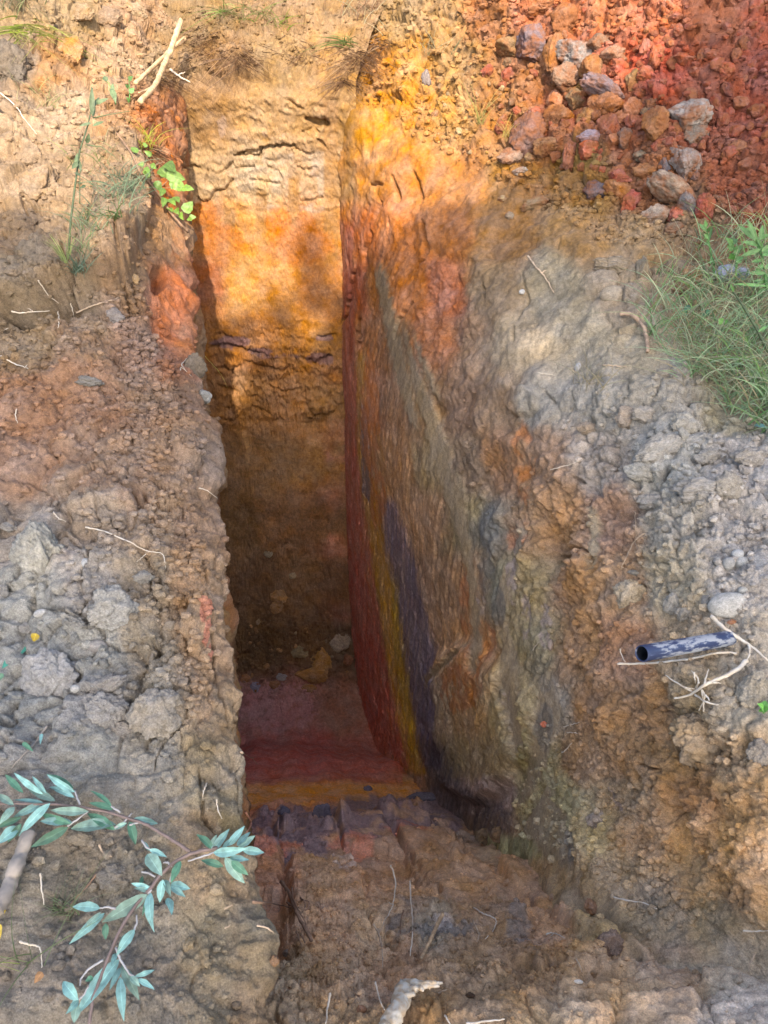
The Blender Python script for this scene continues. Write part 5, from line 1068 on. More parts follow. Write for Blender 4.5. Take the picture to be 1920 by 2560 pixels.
def root(lines, r0, mat, name, label, cat, lift=.006, r1=None, wob=1.0, sides=7, part=None, group=None):
    """lines: list of pixel polylines with optional own radius; first is the main stem, the rest are side branches"""
    mb = MB(); o0 = None; subs = []
    for j, ln in enumerate(lines):
        pts = path3(ln, lift, 6, wob); ra = r0 if j == 0 else r0 * .5; rb = (r1 if r1 is not None else r0 * .35) if j == 0 else r0 * .18
        rad = [ra + (rb - ra) * i / (len(pts) - 1) for i in range(len(pts))]
        if j == 0: o0 = pts[0].copy()
        m_ = MB(); m_.tube([p - o0 for p in pts], [r_ * (.88 if r0 < .004 else 1.) for r_ in rad], sides, .2, j + 3)
        if j == 0: mb = m_
        else: subs.append(m_)
    o = mb.obj(name, mat); o.location = o0; bpy.context.view_layer.update()
    tag(o, label, cat, group)
    for m_ in subs: m_.obj(part or 'side_root', mat, o)
    return o
def L_(fn, *pts): return [fn(*p) for p in pts]
root([L_(z5, (370, 65), (450, 85), (560, 130), (640, 170), (700, 180), (715, 245)), L_(z5, (640, 170), (610, 200), (590, 215))], .0022, M_ROOTW, 'root', 'long thin white root winding over the grey clods of the bank', 'root')
root([L_(z5, (230, 0), (250, 25), (285, 42))], .0022, M_ROOTW, 'root', 'short white root bit above the tall rough clod', 'root')
root([L_(z5, (1040, 1035), (1080, 1060), (1095, 1070), (1112, 1090)), L_(z5, (1085, 1060), (1112, 1062))], .0028, M_ROOT, 'root', 'hooked root sticking out of the lip over the red floor', 'root')
root([L_(z5, (1045, 965), (1075, 950))], .0018, M_ROOT, 'root', 'tiny root at the lip above the hooked one', 'root')
root([L_(z5, (208, 920), (150, 1000), (100, 1050), (50, 1106))], .0026, M_STICKG, 'twig', 'thin grey twig below the biggest flat clod', 'twig')
root([L_(z3, (50, 240), (90, 246), (140, 240), (215, 237)), L_(z3, (140, 238), (120, 225))], .0032, M_ROOTW, 'root', 'pale root poking from the hollow under the turf lump', 'root')
root([L_(z3, (330, 245), (420, 208), (470, 195), (512, 178))], .0034, M_ROOT, 'root', 'tan root slanting up right of the turf lump', 'root')
root([L_(z3, (165, 105), (185, 135), (210, 170), (255, 205))], .0022, M_ROOTW, 'root', 'thin curved white root on the turf lump face', 'root')
root([L_(z3, (250, 240), (256, 280), (250, 312))], .0022, M_ROOTW, 'root', 'short root hanging from the turf hollow, first of two', 'root')
root([L_(z3, (305, 205), (314, 235), (318, 262))], .0022, M_ROOTW, 'root', 'short root hanging nearer the slanting tan root', 'root')
root([L_(z3, (0, 430), (60, 465), (95, 476), (122, 487)), L_(z3, (110, 478), (118, 470))], .0026, M_ROOTW, 'root', 'forked white root on the crumbly brown slope at the picture edge', 'root')
root([L_(z3, (0, 330), (20, 318), (36, 312))], .0024, M_ROOTW, 'root', 'white root stub at the picture edge under the turf lump', 'root')
root([L_(z3, (72, 660), (66, 690), (76, 722))], .002, M_ROOTW, 'root', 'wiggly white root on the lower brown slope', 'root')
root([L_(z3, (778, 500), (788, 465), (820, 430)), L_(z3, (782, 480), (810, 500), (830, 522)), L_(z3, (785, 470), (800, 492))], .0022, M_ROOTW, 'root', 'branching hair root on the dark lump at the lip', 'root')
root([L_(z3, (860, 1003), (900, 1015), (942, 1050))], .0018, M_ROOTW, 'root', 'fine hair root along the lip of the trench', 'root')
root([L_(z3, (885, 435), (930, 480), (960, 520), (984, 572))], .0022, plain('straw', (190, 180, 90), .7, .2, 60), 'straw', 'yellow-green straw curving over the trench edge', 'straw', lift=.05)
root([L_(z4, (1020, 250), (1070, 255), (1110, 290), (1135, 350), (1137, 415))], .0085, plain('thick_root', (176, 148, 122), .85, .3, 60), 'root', 'thick bent brown root beside the grass', 'root', lift=.02, r1=.006)
root([L_(z4, (620, 0), (655, 45), (680, 72), (710, 115), (735, 160)), L_(z4, (680, 72), (700, 62))], .0048, M_ROOT, 'root', 'knobbly pale root lying on the smooth shaded slope', 'root', lift=.01)
root([L_(z4, (945, 470), (1000, 474), (1050, 477))], .0026, M_ROOT, 'twig', 'thin straight twig on the slope by the grass', 'twig')
root([L_(z4, (720, 922), (790, 905), (860, 878))], .002, M_ROOTW, 'root', 'thin straight white root below the brown patch', 'root')
root([L_(z4, (665, 505), (740, 515))], .0018, M_ROOTW, 'root', 'fine white root in the sun-flecked patch', 'root')
root([L_(z6, (1010, 657), (1100, 655), (1240, 645), (1340, 632), (1430, 610), (1525, 608))], .0034, M_ROOTW, 'root', 'long white root running just under the blue pipe', 'root', r1=.0028)
root([L_(z6, (1018, 590), (1030, 625), (1045, 650))], .0022, M_ROOTW, 'root', 'short white root rising from the left end of the long one', 'root')
root([L_(z6, (1412, 450), (1480, 510), (1540, 550), (1600, 590), (1665, 648)), L_(z6, (1540, 550), (1500, 540), (1470, 545)), L_(z6, (1575, 575), (1580, 610), (1565, 640))], .0058, M_ROOTW, 'root', 'stout white root crossing above the buried end of the pipe', 'root', lift=.03)
root([L_(z6, (1562, 640), (1540, 670), (1460, 715), (1380, 750), (1320, 792), (1253, 805)), L_(z6, (1330, 775), (1270, 740), (1215, 705)), L_(z6, (1350, 760), (1358, 720), (1328, 685)), L_(z6, (1385, 745), (1392, 710), (1402, 678)),
      L_(z6, (1345, 790), (1390, 820), (1445, 832)), L_(z6, (1370, 765), (1385, 800), (1360, 858)), L_(z6, (1375, 770), (1382, 820), (1382, 862)), L_(z6, (1420, 735), (1455, 740)), L_(z6, (1300, 760), (1345, 765)), L_(z6, (1340, 690), (1345, 740)), L_(z6, (1390, 790), (1405, 815))],
     .0058, M_ROOTW, 'root', 'big spreading white root with many side roots below the pipe', 'root', lift=.03)
root([L_(z6, (1125, 90), (1080, 130), (1050, 190), (1022, 250)), L_(z6, (1025, 235), (1050, 248)), L_(z6, (1085, 130), (1100, 180))], .0024, M_ROOT, 'root', 'forked thin root on the brown slope above the pale block', 'root', lift=.012)
root([L_(z6, (1085, 0), (1087, 60), (1088, 112))], .0018, M_ROOT, 'root', 'fine hanging root at the crest of the brown slope', 'root', lift=.012)
root([L_(z6, (775, 930), (810, 918), (845, 908))], .0022, M_ROOTW, 'root', 'upper of the short white roots low on the right wall', 'root')
root([L_(z6, (790, 952), (820, 953), (845, 958))], .0018, M_ROOTW, 'root', 'middle of the short white roots low on the right wall', 'root')
root([L_(z6, (768, 1040), (790, 1025), (815, 993))], .0022, M_ROOTW, 'root', 'lowest of the short white roots on the right wall', 'root')
root([L_(z6, (640, 598), (668, 560))], .0016, M_ROOTW, 'straw', 'tiny pale straw stuck to the smeared wall', 'straw')
root([L_(z6, (1600, 705), (1635, 730), (1662, 760))], .003, M_ROOTW, 'root', 'short white root leaving the picture below the spreading root', 'root')
root([L_(z8, (28, 420), (50, 490), (40, 580), (20, 630), (-5, 672)), L_(z8, (35, 590), (20, 580))], .0028, M_ROOTW, 'root', 'long wavy white root standing up from the ramp', 'root', lift=.04)
root([L_(z8, (110, 490), (118, 600), (125, 700), (113, 812))], .0028, M_ROOTW, 'root', 'straight white root right of the wavy one', 'root', lift=.04)
root([L_(z8, (254, 630), (215, 710), (188, 770), (160, 822))], .0048, M_STICKP, 'stick', 'tan broken stick leaning on the ramp', 'stick', lift=.04, r1=.0035)
root([L_(z8, (388, 605), (430, 630), (480, 650), (478, 690), (438, 738))], .0024, M_ROOTW, 'root', 'looping white root right of the leaning stick', 'root', lift=.02)
root([L_(z8, (385, 655), (410, 720), (400, 752)), L_(z8, (405, 700), (425, 738))], .0022, M_ROOT, 'root', 'small forked root inside the looping root', 'root', lift=.015)
root([L_(z8, (995, 558), (1055, 574), (1110, 580), (1180, 608))], .0028, M_ROOTW, 'root', 'white root jutting from the foot of the right wall', 'root', lift=.02)
root([L_(z8, (1553, 703), (1600, 706), (1665, 702))], .0026, M_ROOTW, 'root', 'level white root at the right picture edge', 'root', lift=.015)
root([L_(z8, (1602, 803), (1580, 850), (1575, 885))], .0022, M_ROOT, 'root', 'short tan root on the ledge by the picture edge', 'root', lift=.015)
root([L_(z8, (355, 1106), (430, 1096), (522, 1085))], .0028, M_ROOTW, 'root', 'white root along the bottom edge right of the split wood', 'root', lift=.02)
root([L_(z8, (262, 1068), (275, 1090), (290, 1112))], .0022, M_ROOTW, 'root', 'little white root beside the split wood', 'root', lift=.02)
root([L_(z8, (700, 718), (735, 713), (782, 735)), L_(z8, (735, 713), (715, 728))], .0024, M_ROOTW, 'root', 'short forked white root on the crumbly middle of the ramp', 'root', lift=.012)
root([L_(z8, (235, 975), (272, 955))], .0022, M_ROOT, 'root', 'stub of root just above the split wood', 'root')
root([L_(z8, (830, 825), (845, 855), (857, 882))], .002, M_ROOT, 'root', 'thin root on the ramp above the pale flake', 'root', lift=.012)
root([L_(z8, (85, 615), (72, 670), (70, 725))], .0024, M_HAIR, 'root', 'brown root between the two tall white ones', 'root', lift=.03)
root([L_(z7, (1215, 490), (1255, 555), (1290, 640), (1345, 745)), L_(z7, (1262, 520), (1268, 570), (1310, 650), (1350, 740)), L_(z7, (1090, 578), (1180, 585), (1262, 605)), L_(z7, (1290, 600), (1325, 612), (1335, 580), (1315, 572)), L_(z7, (1240, 580), (1275, 610)),
      L_(z7, (1300, 560), (1320, 590), (1300, 630)), L_(z7, (1280, 705), (1305, 770)), L_(z7, (1300, 720), (1318, 755))], .0055, M_DEAD, 'dead_shrub', 'dead brown twiggy shrub leaning on the left of the ramp', 'shrub', lift=.06, part='twig', r1=.004)
root([L_(z7, (1610, 675), (1635, 715), (1650, 780), (1652, 865)), L_(z7, (1659, 670), (1638, 712))], .0034, M_ROOT, 'root', 'forked pale root at the left foot of the wavy white root', 'root', lift=.04)
root([L_(z7, (1622, 925), (1640, 1000), (1662, 1045))], .0024, M_ROOTW, 'root', 'white root left of the split wood', 'root', lift=.03)
root([L_(z7, (1425, 975), (1415, 1040), (1408, 1110))], .003, M_ROOTW, 'root', 'straight white root at the bottom of the ramp', 'root', lift=.03)
root([L_(z7, (1110, 680), (1150, 690), (1185, 714))], .0022, M_ROOT, 'root', 'thin root from the lip below the dead shrub stem', 'root', lift=.02)
root([L_(z7, (970, 608), (1005, 592))], .002, M_ROOT, 'root', 'tiny root on the face of the near lip', 'root')
root([L_(z7, (972, 692), (998, 676))], .002, M_ROOT, 'root', 'second tiny root lower on the near lip', 'root')
root([L_(z7, (1060, 192), (1085, 235), (1062, 282), (1020, 332)), L_(z7, (1085, 235), (1080, 215))], .0028, plain('reddish_twig', (176, 120, 90), .8, .2, 60), 'twig', 'reddish twig at the lip above the silvery spray', 'twig', lift=.02)
root([L_(z7, (892, 68), (880, 100), (876, 132))], .002, M_ROOTW, 'root', 'white hair root on the cracked lip', 'root')
root([L_(z7, (935, 135), (942, 180), (960, 220))], .0018, M_ROOTW, 'root', 'fine root on the grey face below the lip', 'root')
root([L_(z7, (175, 455), (180, 520), (190, 592))], .002, M_ROOTW, 'root', 'fine straight root right of the round tan clod', 'root')
root([L_(z7, (85, 750), (125, 762), (165, 772), (178, 800), (180, 862))], .0022, M_ROOTW, 'twig', 'bent pale twig near the yellow leaves', 'twig')
root([L_(z7, (428, 330), (445, 365), (485, 385))], .0026, M_ROOT, 'root', 'short root between the two leafy sprays', 'root')
root([L_(z7, (420, 455), (395, 490), (340, 550), (305, 590))], .0022, M_DEAD, 'twig', 'thin brown twig inside the curve of the branch', 'twig')
root([L_(z1, (0, 400), (60, 450), (110, 520), (160, 580))], .003, M_ROOTW, 'straw', 'dry straw lying on the sunlit slope at the picture edge', 'straw', lift=.03)
root([L_(z7, (133, 275), (112, 320), (80, 400), (50, 480), (15, 560), (-20, 620))], .0115, M_STICKG, 'stick', 'thick smooth grey stick at the picture edge under the leafy spray', 'stick', lift=.025, r1=.0125, sides=14, wob=.3)
# crossed peeled sticks at the far corner
root([L_(z1, (780, 88), (755, 170), (725, 245), (695, 310), (668, 370), (600, 445)), L_(z1, (740, 215), (790, 165), (800, 160)), L_(z1, (668, 370), (640, 385), (600, 400))], .0135, M_STICKP, 'stick', 'long peeled pale stick slanting over the far trench corner', 'stick', lift=.35, r1=.011, sides=12, wob=.8, part='branchlet')
root([L_(z1, (800, 165), (740, 215), (660, 290), (585, 360))], .0105, M_STICKP, 'stick', 'shorter peeled stick crossing behind the long one', 'stick', lift=.22, r1=.009, sides=12, wob=.8)
root([L_(z1, (735, 300), (775, 330), (822, 356)), L_(z1, (770, 325), (800, 310))], .006, M_ROOTW, 'twig', 'thin pale twig beside the crossed sticks', 'twig', lift=.2)
# split wood near the feet
root([L_(z8, (92, 955), (78, 1000), (50, 1060), (10, 1125), (-5, 1150))], .0165, M_DRIFT, 'split_wood', 'split bleached wood stub leaning at the bottom edge of the ramp', 'wood', lift=.09, r1=.014, sides=14, wob=.6)
SW = MB()
for off, e in ((0, (252, 928)), (10, (240, 940)), (-6, (200, 950)), (16, (170, 962)), (4, (225, 922))):
    h0 = path3(L_(z8, (80 + abs(off), 945 + off * 1.6), (150, 934 + off), e), .10, 4, .8); SW.tube(h0, [.009 - .0016 * k * .5 for k in range(len(h0))], 6, .2, off + 9)
h0 = path3(L_(z8, (170, 935), (100, 930), (70, 955), (78, 985), (130, 975)), .105, 4, .5); SW.tube(h0, .0045, 6, .2, 5)
sw = SW.obj('splinter', M_DRIFT, bpy.data.objects['split_wood'], bpy.data.objects['split_wood'].location)

# ================================================================== PIPE
M_PIPE, t_, b_ = nodes_of('painted_pipe'); N = t_.nodes; Lk = t_.links
tc = N.new('ShaderNodeTexCoord'); mp = N.new('ShaderNodeMapping'); mp.inputs['Scale'].default_value = (90, 90, 22); Lk.new(tc.outputs['Object'], mp.inputs[0])
nz = N.new('ShaderNodeTexNoise'); nz.inputs['Scale'].default_value = 1; nz.inputs['Detail'].default_value = 8; nz.inputs['Roughness'].default_value = .7; Lk.new(mp.outputs[0], nz.inputs['Vector'])
sx = N.new('ShaderNodeSeparateXYZ'); Lk.new(tc.outputs['Object'], sx.inputs[0])
mr = N.new('ShaderNodeMapRange'); mr.inputs['From Min'].default_value = 0.0; mr.inputs['From Max'].default_value = .09; mr.inputs['To Min'].default_value = -.14; mr.inputs['To Max'].default_value = .005; Lk.new(sx.outputs[2], mr.inputs['Value'])
ad = N.new('ShaderNodeMath'); ad.operation = 'ADD'; Lk.new(nz.outputs['Fac'], ad.inputs[0]); Lk.new(mr.outputs[0], ad.inputs[1])
rp = N.new('ShaderNodeValToRGB'); rp.color_ramp.elements[0].position = .43; rp.color_ramp.elements[1].position = .54
rp.color_ramp.elements[0].color = (.014, .024, .065, 1); rp.color_ramp.elements[1].color = (.24, .25, .265, 1); e = rp.color_ramp.elements.new(.48); e.color = (.028, .045, .10, 1)
Lk.new(ad.outputs[0], rp.inputs[0]); Lk.new(rp.outputs[0], b_.inputs['Base Color']); b_.inputs['Roughness'].default_value = .5
M_DARK = plain('pipe_bore', (16, 22, 34), .6, .2, 40)
pA = hitp(*z6(1108, 612), 0); tA = tdist(pA, *z6(1108, 612)); tA = 1.66
PA = at_t(*z6(1112, 612), 1.62); PB = at_t(*z6(1490, 545), 1.80); r_ = 33 / 2 * 1.62 / F * 1.1
axis = (PB - PA); Lp = axis.length; q = axis.to_track_quat('Z', 'Y')
pipe = empty('pipe', PA, 'short scuffed blue and white plastic pipe sticking out of the bank', 'pipe'); pipe.rotation_mode = 'QUATERNION'; pipe.rotation_quaternion = q; bpy.context.view_layer.update()
def lathe(prof, sides=40):
    V_, F_ = [], []
    for r0, z0 in prof:
        for k in range(sides): th = 2 * math.pi * k / sides; V_.append(Vector((r0 * math.cos(th), r0 * math.sin(th), z0)))
    for i in range(len(prof) - 1):
        for k in range(sides): F_.append([i * sides + k, i * sides + (k + 1) % sides, (i + 1) * sides + (k + 1) % sides, (i + 1) * sides + k])
    return V_, F_
V_, F_ = lathe([(r_ * .84, .004), (r_ * .9, 0), (r_ * .97, 0.0005), (r_, .003)] + [(r_ * (1 + .012 * math.sin(k * 2.1)), .003 + (Lp) * k / 24) for k in range(1, 25)])
facemesh('outer_tube', V_, F_, M_PIPE, pipe)
V_, F_ = lathe([(r_ * .84, .004), (r_ * .83, .03), (r_ * .83, Lp * .8), (.0001, Lp * .8)]); facemesh('bore', V_, F_, M_DARK, pipe)

# ================================================================== LEAVES
def leaf_mesh(P0, P1, wid, nrm, mat, name='leaf', parent=None, origin=None, bend=.12, fold=.25, shape='lance', twist=0., seed=0):
    ax = P1 - P0; L0 = ax.length; x_ = ax.normalized(); y_ = nrm.cross(x_).normalized(); z_ = x_.cross(y_).normalized()
    ns, nw = 12, 6; V_, F_, UV_ = [], [], []; lr_ = random.Random(seed); ph = lr_.uniform(0, 6)
    for i in range(ns + 1):
        s = i / ns
        if shape == 'lance': wv = (math.sin(math.pi * s ** .85) ** .8) * (1 - .25 * s)
        elif shape == 'ovate': wv = math.sin(math.pi * s ** .6) ** .75 * (1.0 - .15 * s)
        else: wv = min(1, s * 8) * (1 - s) ** .6
        hw = wid * .5 * max(wv, .02)
        for j in range(nw + 1):
            f_ = j / nw * 2 - 1; tw = twist * (s - .5)
            edge = 1 + .05 * math.sin(s * 17 + ph) * abs(f_)
            off = y_ * (f_ * hw * edge * math.cos(tw)) + z_ * (abs(f_) * hw * fold + f_ * hw * math.sin(tw) + .06 * hw * math.sin(s * 13 + ph + f_ * 2)) + z_ * (-bend * L0 * (2 * s - 1) ** 2 * .6 + bend * L0 * .6)
            V_.append(P0 + x_ * (s * L0) + off); UV_.append((s, j / nw))
    for i in range(ns):
        for j in range(nw): a = i * (nw + 1) + j; F_.append([a, a + 1, a + nw + 2, a + nw + 1])
    if origin is not None: V_ = [p - origin for p in V_]
    return facemesh(name, V_, F_, mat, parent, True, UV_)
PL = lambda x, y, lift=.03: at_plane(*z7(x, y), -1.415 + lift, .19)
org = PL(820, 365)
br = empty('leafy_branch', org, 'cut branch with three sprays of silvery green leaves lying on the near bank', 'branch')
VIEW = Vector((0, 0, CZ))
M_DUST = leaf_mat('dusty_leaf', (136, 168, 146), (150, 182, 162), .7)
def bl(x0, y0, x1, y1, w_, mat, lift0=.024, lift1=.02, seed=[0]):
    seed[0] += 1; mat = M_DUST if seed[0] % 4 == 0 else mat; rr_ = random.Random(seed[0] * 7)
    P0 = PL(x0, y0, lift0 + rr_.uniform(0, .01)); P1 = PL(x1, y1, lift1 + rr_.uniform(-.012, .022)); t_ = tdist(P0, *z7(x0, y0))
    nr = ((VIEW - P0).normalized() + Vector((rr_.gauss(0, .3), rr_.gauss(0, .3), .4))).normalized()
    return leaf_mesh(P0, P1, w_ / 2 * t_ / F * .9, nr, mat, 'leaf', br, org, rr_.uniform(.02, .2), rr_.uniform(.1, .55), 'lance', rr_.uniform(-1.1, 1.1), seed[0])
S_, G_ = M_SILV, M_GRN
for a in [(100, 108, 22, 28, 34, G_), (185, 112, 60, 20, 34, S_), (200, 108, 140, 35, 26, S_), (238, 142, 115, 82, 42, S_), (325, 105, 203, 28, 36, S_), (322, 128, 213, 82, 34, S_), (318, 88, 200, 28, 36, G_), (60, 160, -10, 115, 36, S_), (182, 152, 58, 212, 40, S_),
          (217, 152, 80, 296, 50, S_), (187, 150, 55, 138, 24, S_), (62, 168, -5, 245, 42, S_), (95, 212, -10, 258, 34, G_), (78, 255, -12, 330, 62, S_), (92, 240, 32, 322, 36, G_), (382, 188, 218, 182, 46, G_), (308, 242, 180, 198, 40, G_), (312, 236, 173, 230, 46, S_),
          (295, 255, 133, 342, 54, G_), (500, 245, 305, 262, 74, G_), (496, 266, 378, 196, 50, G_), (492, 178, 383, 150, 34, G_), (482, 165, 388, 98, 26, G_), (548, 238, 485, 268, 26, S_), (578, 218, 682, 240, 42, S_), (560, 232, 586, 332, 46, G_),
          (920, 352, 848, 287, 38, G_), (905, 352, 937, 287, 30, S_), (922, 356, 992, 262, 42, S_), (985, 336, 1057, 250, 40, S_), (1022, 336, 1082, 276, 32, S_), (1028, 346, 1102, 292, 38, S_), (922, 366, 1072, 345, 50, S_), (1045, 352, 1142, 366, 44, S_), (966, 426, 868, 398, 38, G_),
          (972, 386, 1057, 498, 56, S_), (990, 392, 1078, 398, 36, S_), (1000, 402, 1072, 462, 44, G_), (958, 352, 1012, 298, 26, S_),
          (636, 372, 700, 466, 72, S_), (645, 352, 722, 386, 30, S_), (642, 358, 614, 312, 20, S_), (650, 520, 566, 498, 28, S_), (642, 532, 578, 520, 28, S_), (606, 505, 616, 466, 24, G_), (780, 402, 738, 498, 42, G_), (704, 482, 690, 582, 46, S_), (712, 482, 738, 556, 34, G_), (738, 502, 822, 522, 46, S_), (738, 512, 802, 558, 34, S_), (722, 562, 742, 636, 42, S_),
          (636, 546, 442, 666, 74, S_), (650, 536, 667, 710, 54, S_), (642, 552, 614, 642, 20, G_), (432, 606, 313, 600, 50, S_), (436, 622, 338, 722, 26, S_), (452, 626, 297, 762, 46, S_), (456, 670, 456, 742, 36, G_),
          (582, 698, 502, 812, 50, S_), (556, 710, 508, 790, 34, G_), (502, 800, 480, 856, 28, S_), (516, 826, 328, 1070, 92, S_), (522, 862, 472, 962, 32, S_), (525, 852, 603, 1004, 52, S_), (520, 902, 536, 1096, 50, S_), (580, 902, 668, 872, 26, S_), (592, 912, 668, 958, 30, S_), (562, 902, 604, 944, 32, G_), (402, 905, 368, 922, 30, G_),
          (337, 1002, 273, 922, 60, S_), (340, 1004, 283, 1064, 32, S_), (332, 1022, 320, 1102, 48, G_), (345, 998, 300, 1024, 26, S_)]:
    bl(*a)
def bstem(pts, r0, r1, mat, name, lift=.028):
    P_ = []
    for i in range(len(pts) - 1):
        for k in range(5): f_ = k / 5; P_.append(PL(pts[i][0] * (1 - f_) + pts[i + 1][0] * f_ + rt.uniform(-1.5, 1.5), pts[i][1] * (1 - f_) + pts[i + 1][1] * f_ + rt.uniform(-1.5, 1.5), lift) - org)
    P_.append(PL(*pts[-1], lift) - org); m_ = MB(); m_.tube(P_, [r0 + (r1 - r0) * i / (len(P_) - 1) for i in range(len(P_))], 8, .08, 3); return m_.obj(name, mat, br)
bstem([(822, 362), (730, 302), (640, 248), (550, 215), (450, 187), (350, 170), (230, 156), (100, 155), (-20, 152)], .0031, .002, M_TWIG, 'stem')
bstem([(945, 346), (880, 355), (822, 370), (760, 402), (700, 455), (650, 520), (590, 590), (540, 660), (490, 765), (440, 892), (400, 1000), (385, 1115)], .0034, .0027, M_TWIG, 'stem')
for tw in [[(345, 160), (330, 120), (322, 98)], [(290, 252), (330, 225), (382, 187)], [(490, 262), (530, 240), (570, 195)], [(520, 192), (480, 165), (440, 135)], [(968, 345), (900, 375), (812, 402)], [(735, 492), (745, 450), (780, 403)], [(670, 470), (640, 452), (612, 448)], [(742, 428), (725, 408), (705, 410)],
           [(500, 610), (465, 600), (430, 606)], [(580, 700), (592, 665), (590, 635)], [(500, 775), (520, 830), (560, 890), (595, 910)], [(445, 830), (385, 865), (350, 910), (345, 940)], [(340, 1000), (360, 985), (385, 940)], [(560, 245), (600, 235)], [(640, 545), (655, 525)], [(612, 312), (630, 340), (660, 356)]]:
    bstem(tw, .0019, .0013, M_SILVT, 'twig')
print('branch', time.time() - T0)
# single fallen leaves
def lone(fn, x0, y0, x1, y1, w_, mat, label, lift=.012, shape='ovate'):
    u0, v0 = fn(x0, y0); u1, v1 = fn(x1, y1)
    P0 = hitp(max(u0, 0), v0, lift); P1 = hitp(max(u1, 0), v1, lift); t_ = tdist(P0, u0, v0)
    o = leaf_mesh(P0, P1, w_ / 2 * t_ / F * 1.1, ((VIEW - P0).normalized() + Vector((0, 0, .4))).normalized(), mat, 'leaf', None, P0, .06, .2, shape); o.location = P0
    tag(o, label, 'leaf'); return o
lone(z7, 28, 562, 22, 652, 34, M_YEL, 'small bright yellow fallen leaf beside the grey stick')
lone(z7, -4, 668, 6, 742, 30, M_YEL, 'yellow leaf cut by the picture edge, lower of the two yellow leaves')
lone(z5, 100, 562, 12, 676, 52, plain('bluish_leaf', (70, 150, 125), .5, .15, 60), 'single smooth green leaf lying left of the biggest clod')
lone(z5, 175, 512, 160, 572, 34, M_YEL, 'little yellow-green leaf above the green leaf')
lone(z5, 15, 700, -5, 742, 22, M_GRN, 'bit of green leaf at the edge left of the biggest clod')
lone(z7, 215, 872, 152, 918, 32, M_DRY, 'curled dry brown leaf near the lowest spray')
lone(z5, 190, 965, 178, 1018, 14, M_SILV, 'tiny pale silvery leaf below the biggest clod')
lone(z5, 92, 1020, 140, 1038, 18, M_GRN, 'tiny green leaf on the thin grey twig')
lone(z4, 1615, 740, 1665, 760, 20, M_SILV, 'pale leaf in the lower grass at the picture edge')
# ================================================================== SAPLING AND WEEDS
def plant(name, label, cat, stems, leaves, smat, lift, lmat, r0, shape='ovate', group=None, hang=0.0):
    p0 = hitp(*stems[0][0], lift); t0 = tdist(p0, *stems[0][0]); e = empty(name, p0, label, cat, group)
    def P3(u_, v_, k=0):
        h = hit(min(max(u_, 0), 1658), min(max(v_, 0), 2211)); t_ = t0
        if h: t_ = min(t0, tdist(h[0], u_, v_) - lift * .5)
        return at_t(u_, v_, t_ - k)
    for ln in stems:
        pts = [P3(*p) - p0 for p in ln]; dens_ = []
        for i in range(len(pts) - 1):
            for k in range(4): dens_.append(pts[i].lerp(pts[i + 1], k / 4))
        dens_.append(pts[-1]); ra = r0 if ln is stems[0] else r0 * .5
        m_ = MB(); m_.tube(dens_, [ra * (1 - .6 * i / (len(dens_) - 1)) for i in range(len(dens_))], 7, .05); m_.obj('stem' if ln is stems[0] else 'twig', smat, e)
    for i, (x0, y0, x1, y1, w_) in enumerate(leaves):
        rr_ = random.Random(i * 5 + 2); A = P3(x0, y0, rr_.uniform(0, .02)); B = P3(x1, y1, rr_.uniform(-.01, .04)); t_ = tdist(A, x0, y0)
        nr = ((VIEW - A).normalized() + Vector((rr_.gauss(0, .35), rr_.gauss(0, .2), .45))).normalized()
        leaf_mesh(A, B, w_ * 1.15 * t_ / F, nr, lmat if not isinstance(lmat, list) else rr_.choice(lmat), 'leaf', e, p0, rr_.uniform(0, .12), rr_.uniform(.05, .3), shape, rr_.uniform(-.4, .4), i)
    return e
a = lambda x, y: (150 * .864 + x * .2604, 350 * .864 + y * .2604)
def AL(lst): return [(*a(x0, y0), *a(x1, y1), w_ * .26) for x0, y0, x1, y1, w_ in lst]
plant('sapling', 'small leafy sapling with heart-shaped bright green leaves hanging over the trench edge', 'sapling',
      [[a(1062, 762), a(1000, 700), a(930, 620), a(850, 500), a(750, 370), a(660, 260), a(600, 120), a(530, 20), a(470, -60)], [a(700, 300), a(760, 220), a(860, 180)], [a(850, 500), a(900, 520), a(960, 500)], [a(920, 600), a(1000, 600), a(1040, 590)], [a(760, 370), a(850, 380), a(900, 330)]],
      AL([(640, 110, 590, 60, 50), (700, 200, 640, 210, 40), (700, 230, 745, 310, 60), (740, 210, 800, 240, 60), (700, 280, 740, 300, 50), (880, 190, 960, 270, 85), (830, 230, 920, 330, 100), (880, 280, 1040, 330, 95), (790, 340, 840, 430, 65), (960, 330, 925, 410, 80), (940, 350, 1040, 420, 90), (1010, 400, 1112, 412, 62),
          (870, 480, 850, 560, 50), (900, 490, 960, 545, 60), (950, 470, 990, 520, 55), (1030, 600, 1100, 510, 85), (1000, 600, 1025, 665, 45), (1070, 640, 1130, 640, 42), (960, 570, 990, 620, 50), (1060, 650, 1095, 672, 36), (860, 400, 830, 470, 50), (900, 560, 930, 600, 50), (760, 130, 700, 90, 40), (720, 60, 690, 20, 30)]),
      M_DEAD, .10, M_BIRCH, .006)
b = lambda x, y: (x / 2, y / 2)
def BL(lst): return [(*b(x0, y0), *b(x1, y1), w_ / 2) for x0, y0, x1, y1, w_ in lst]
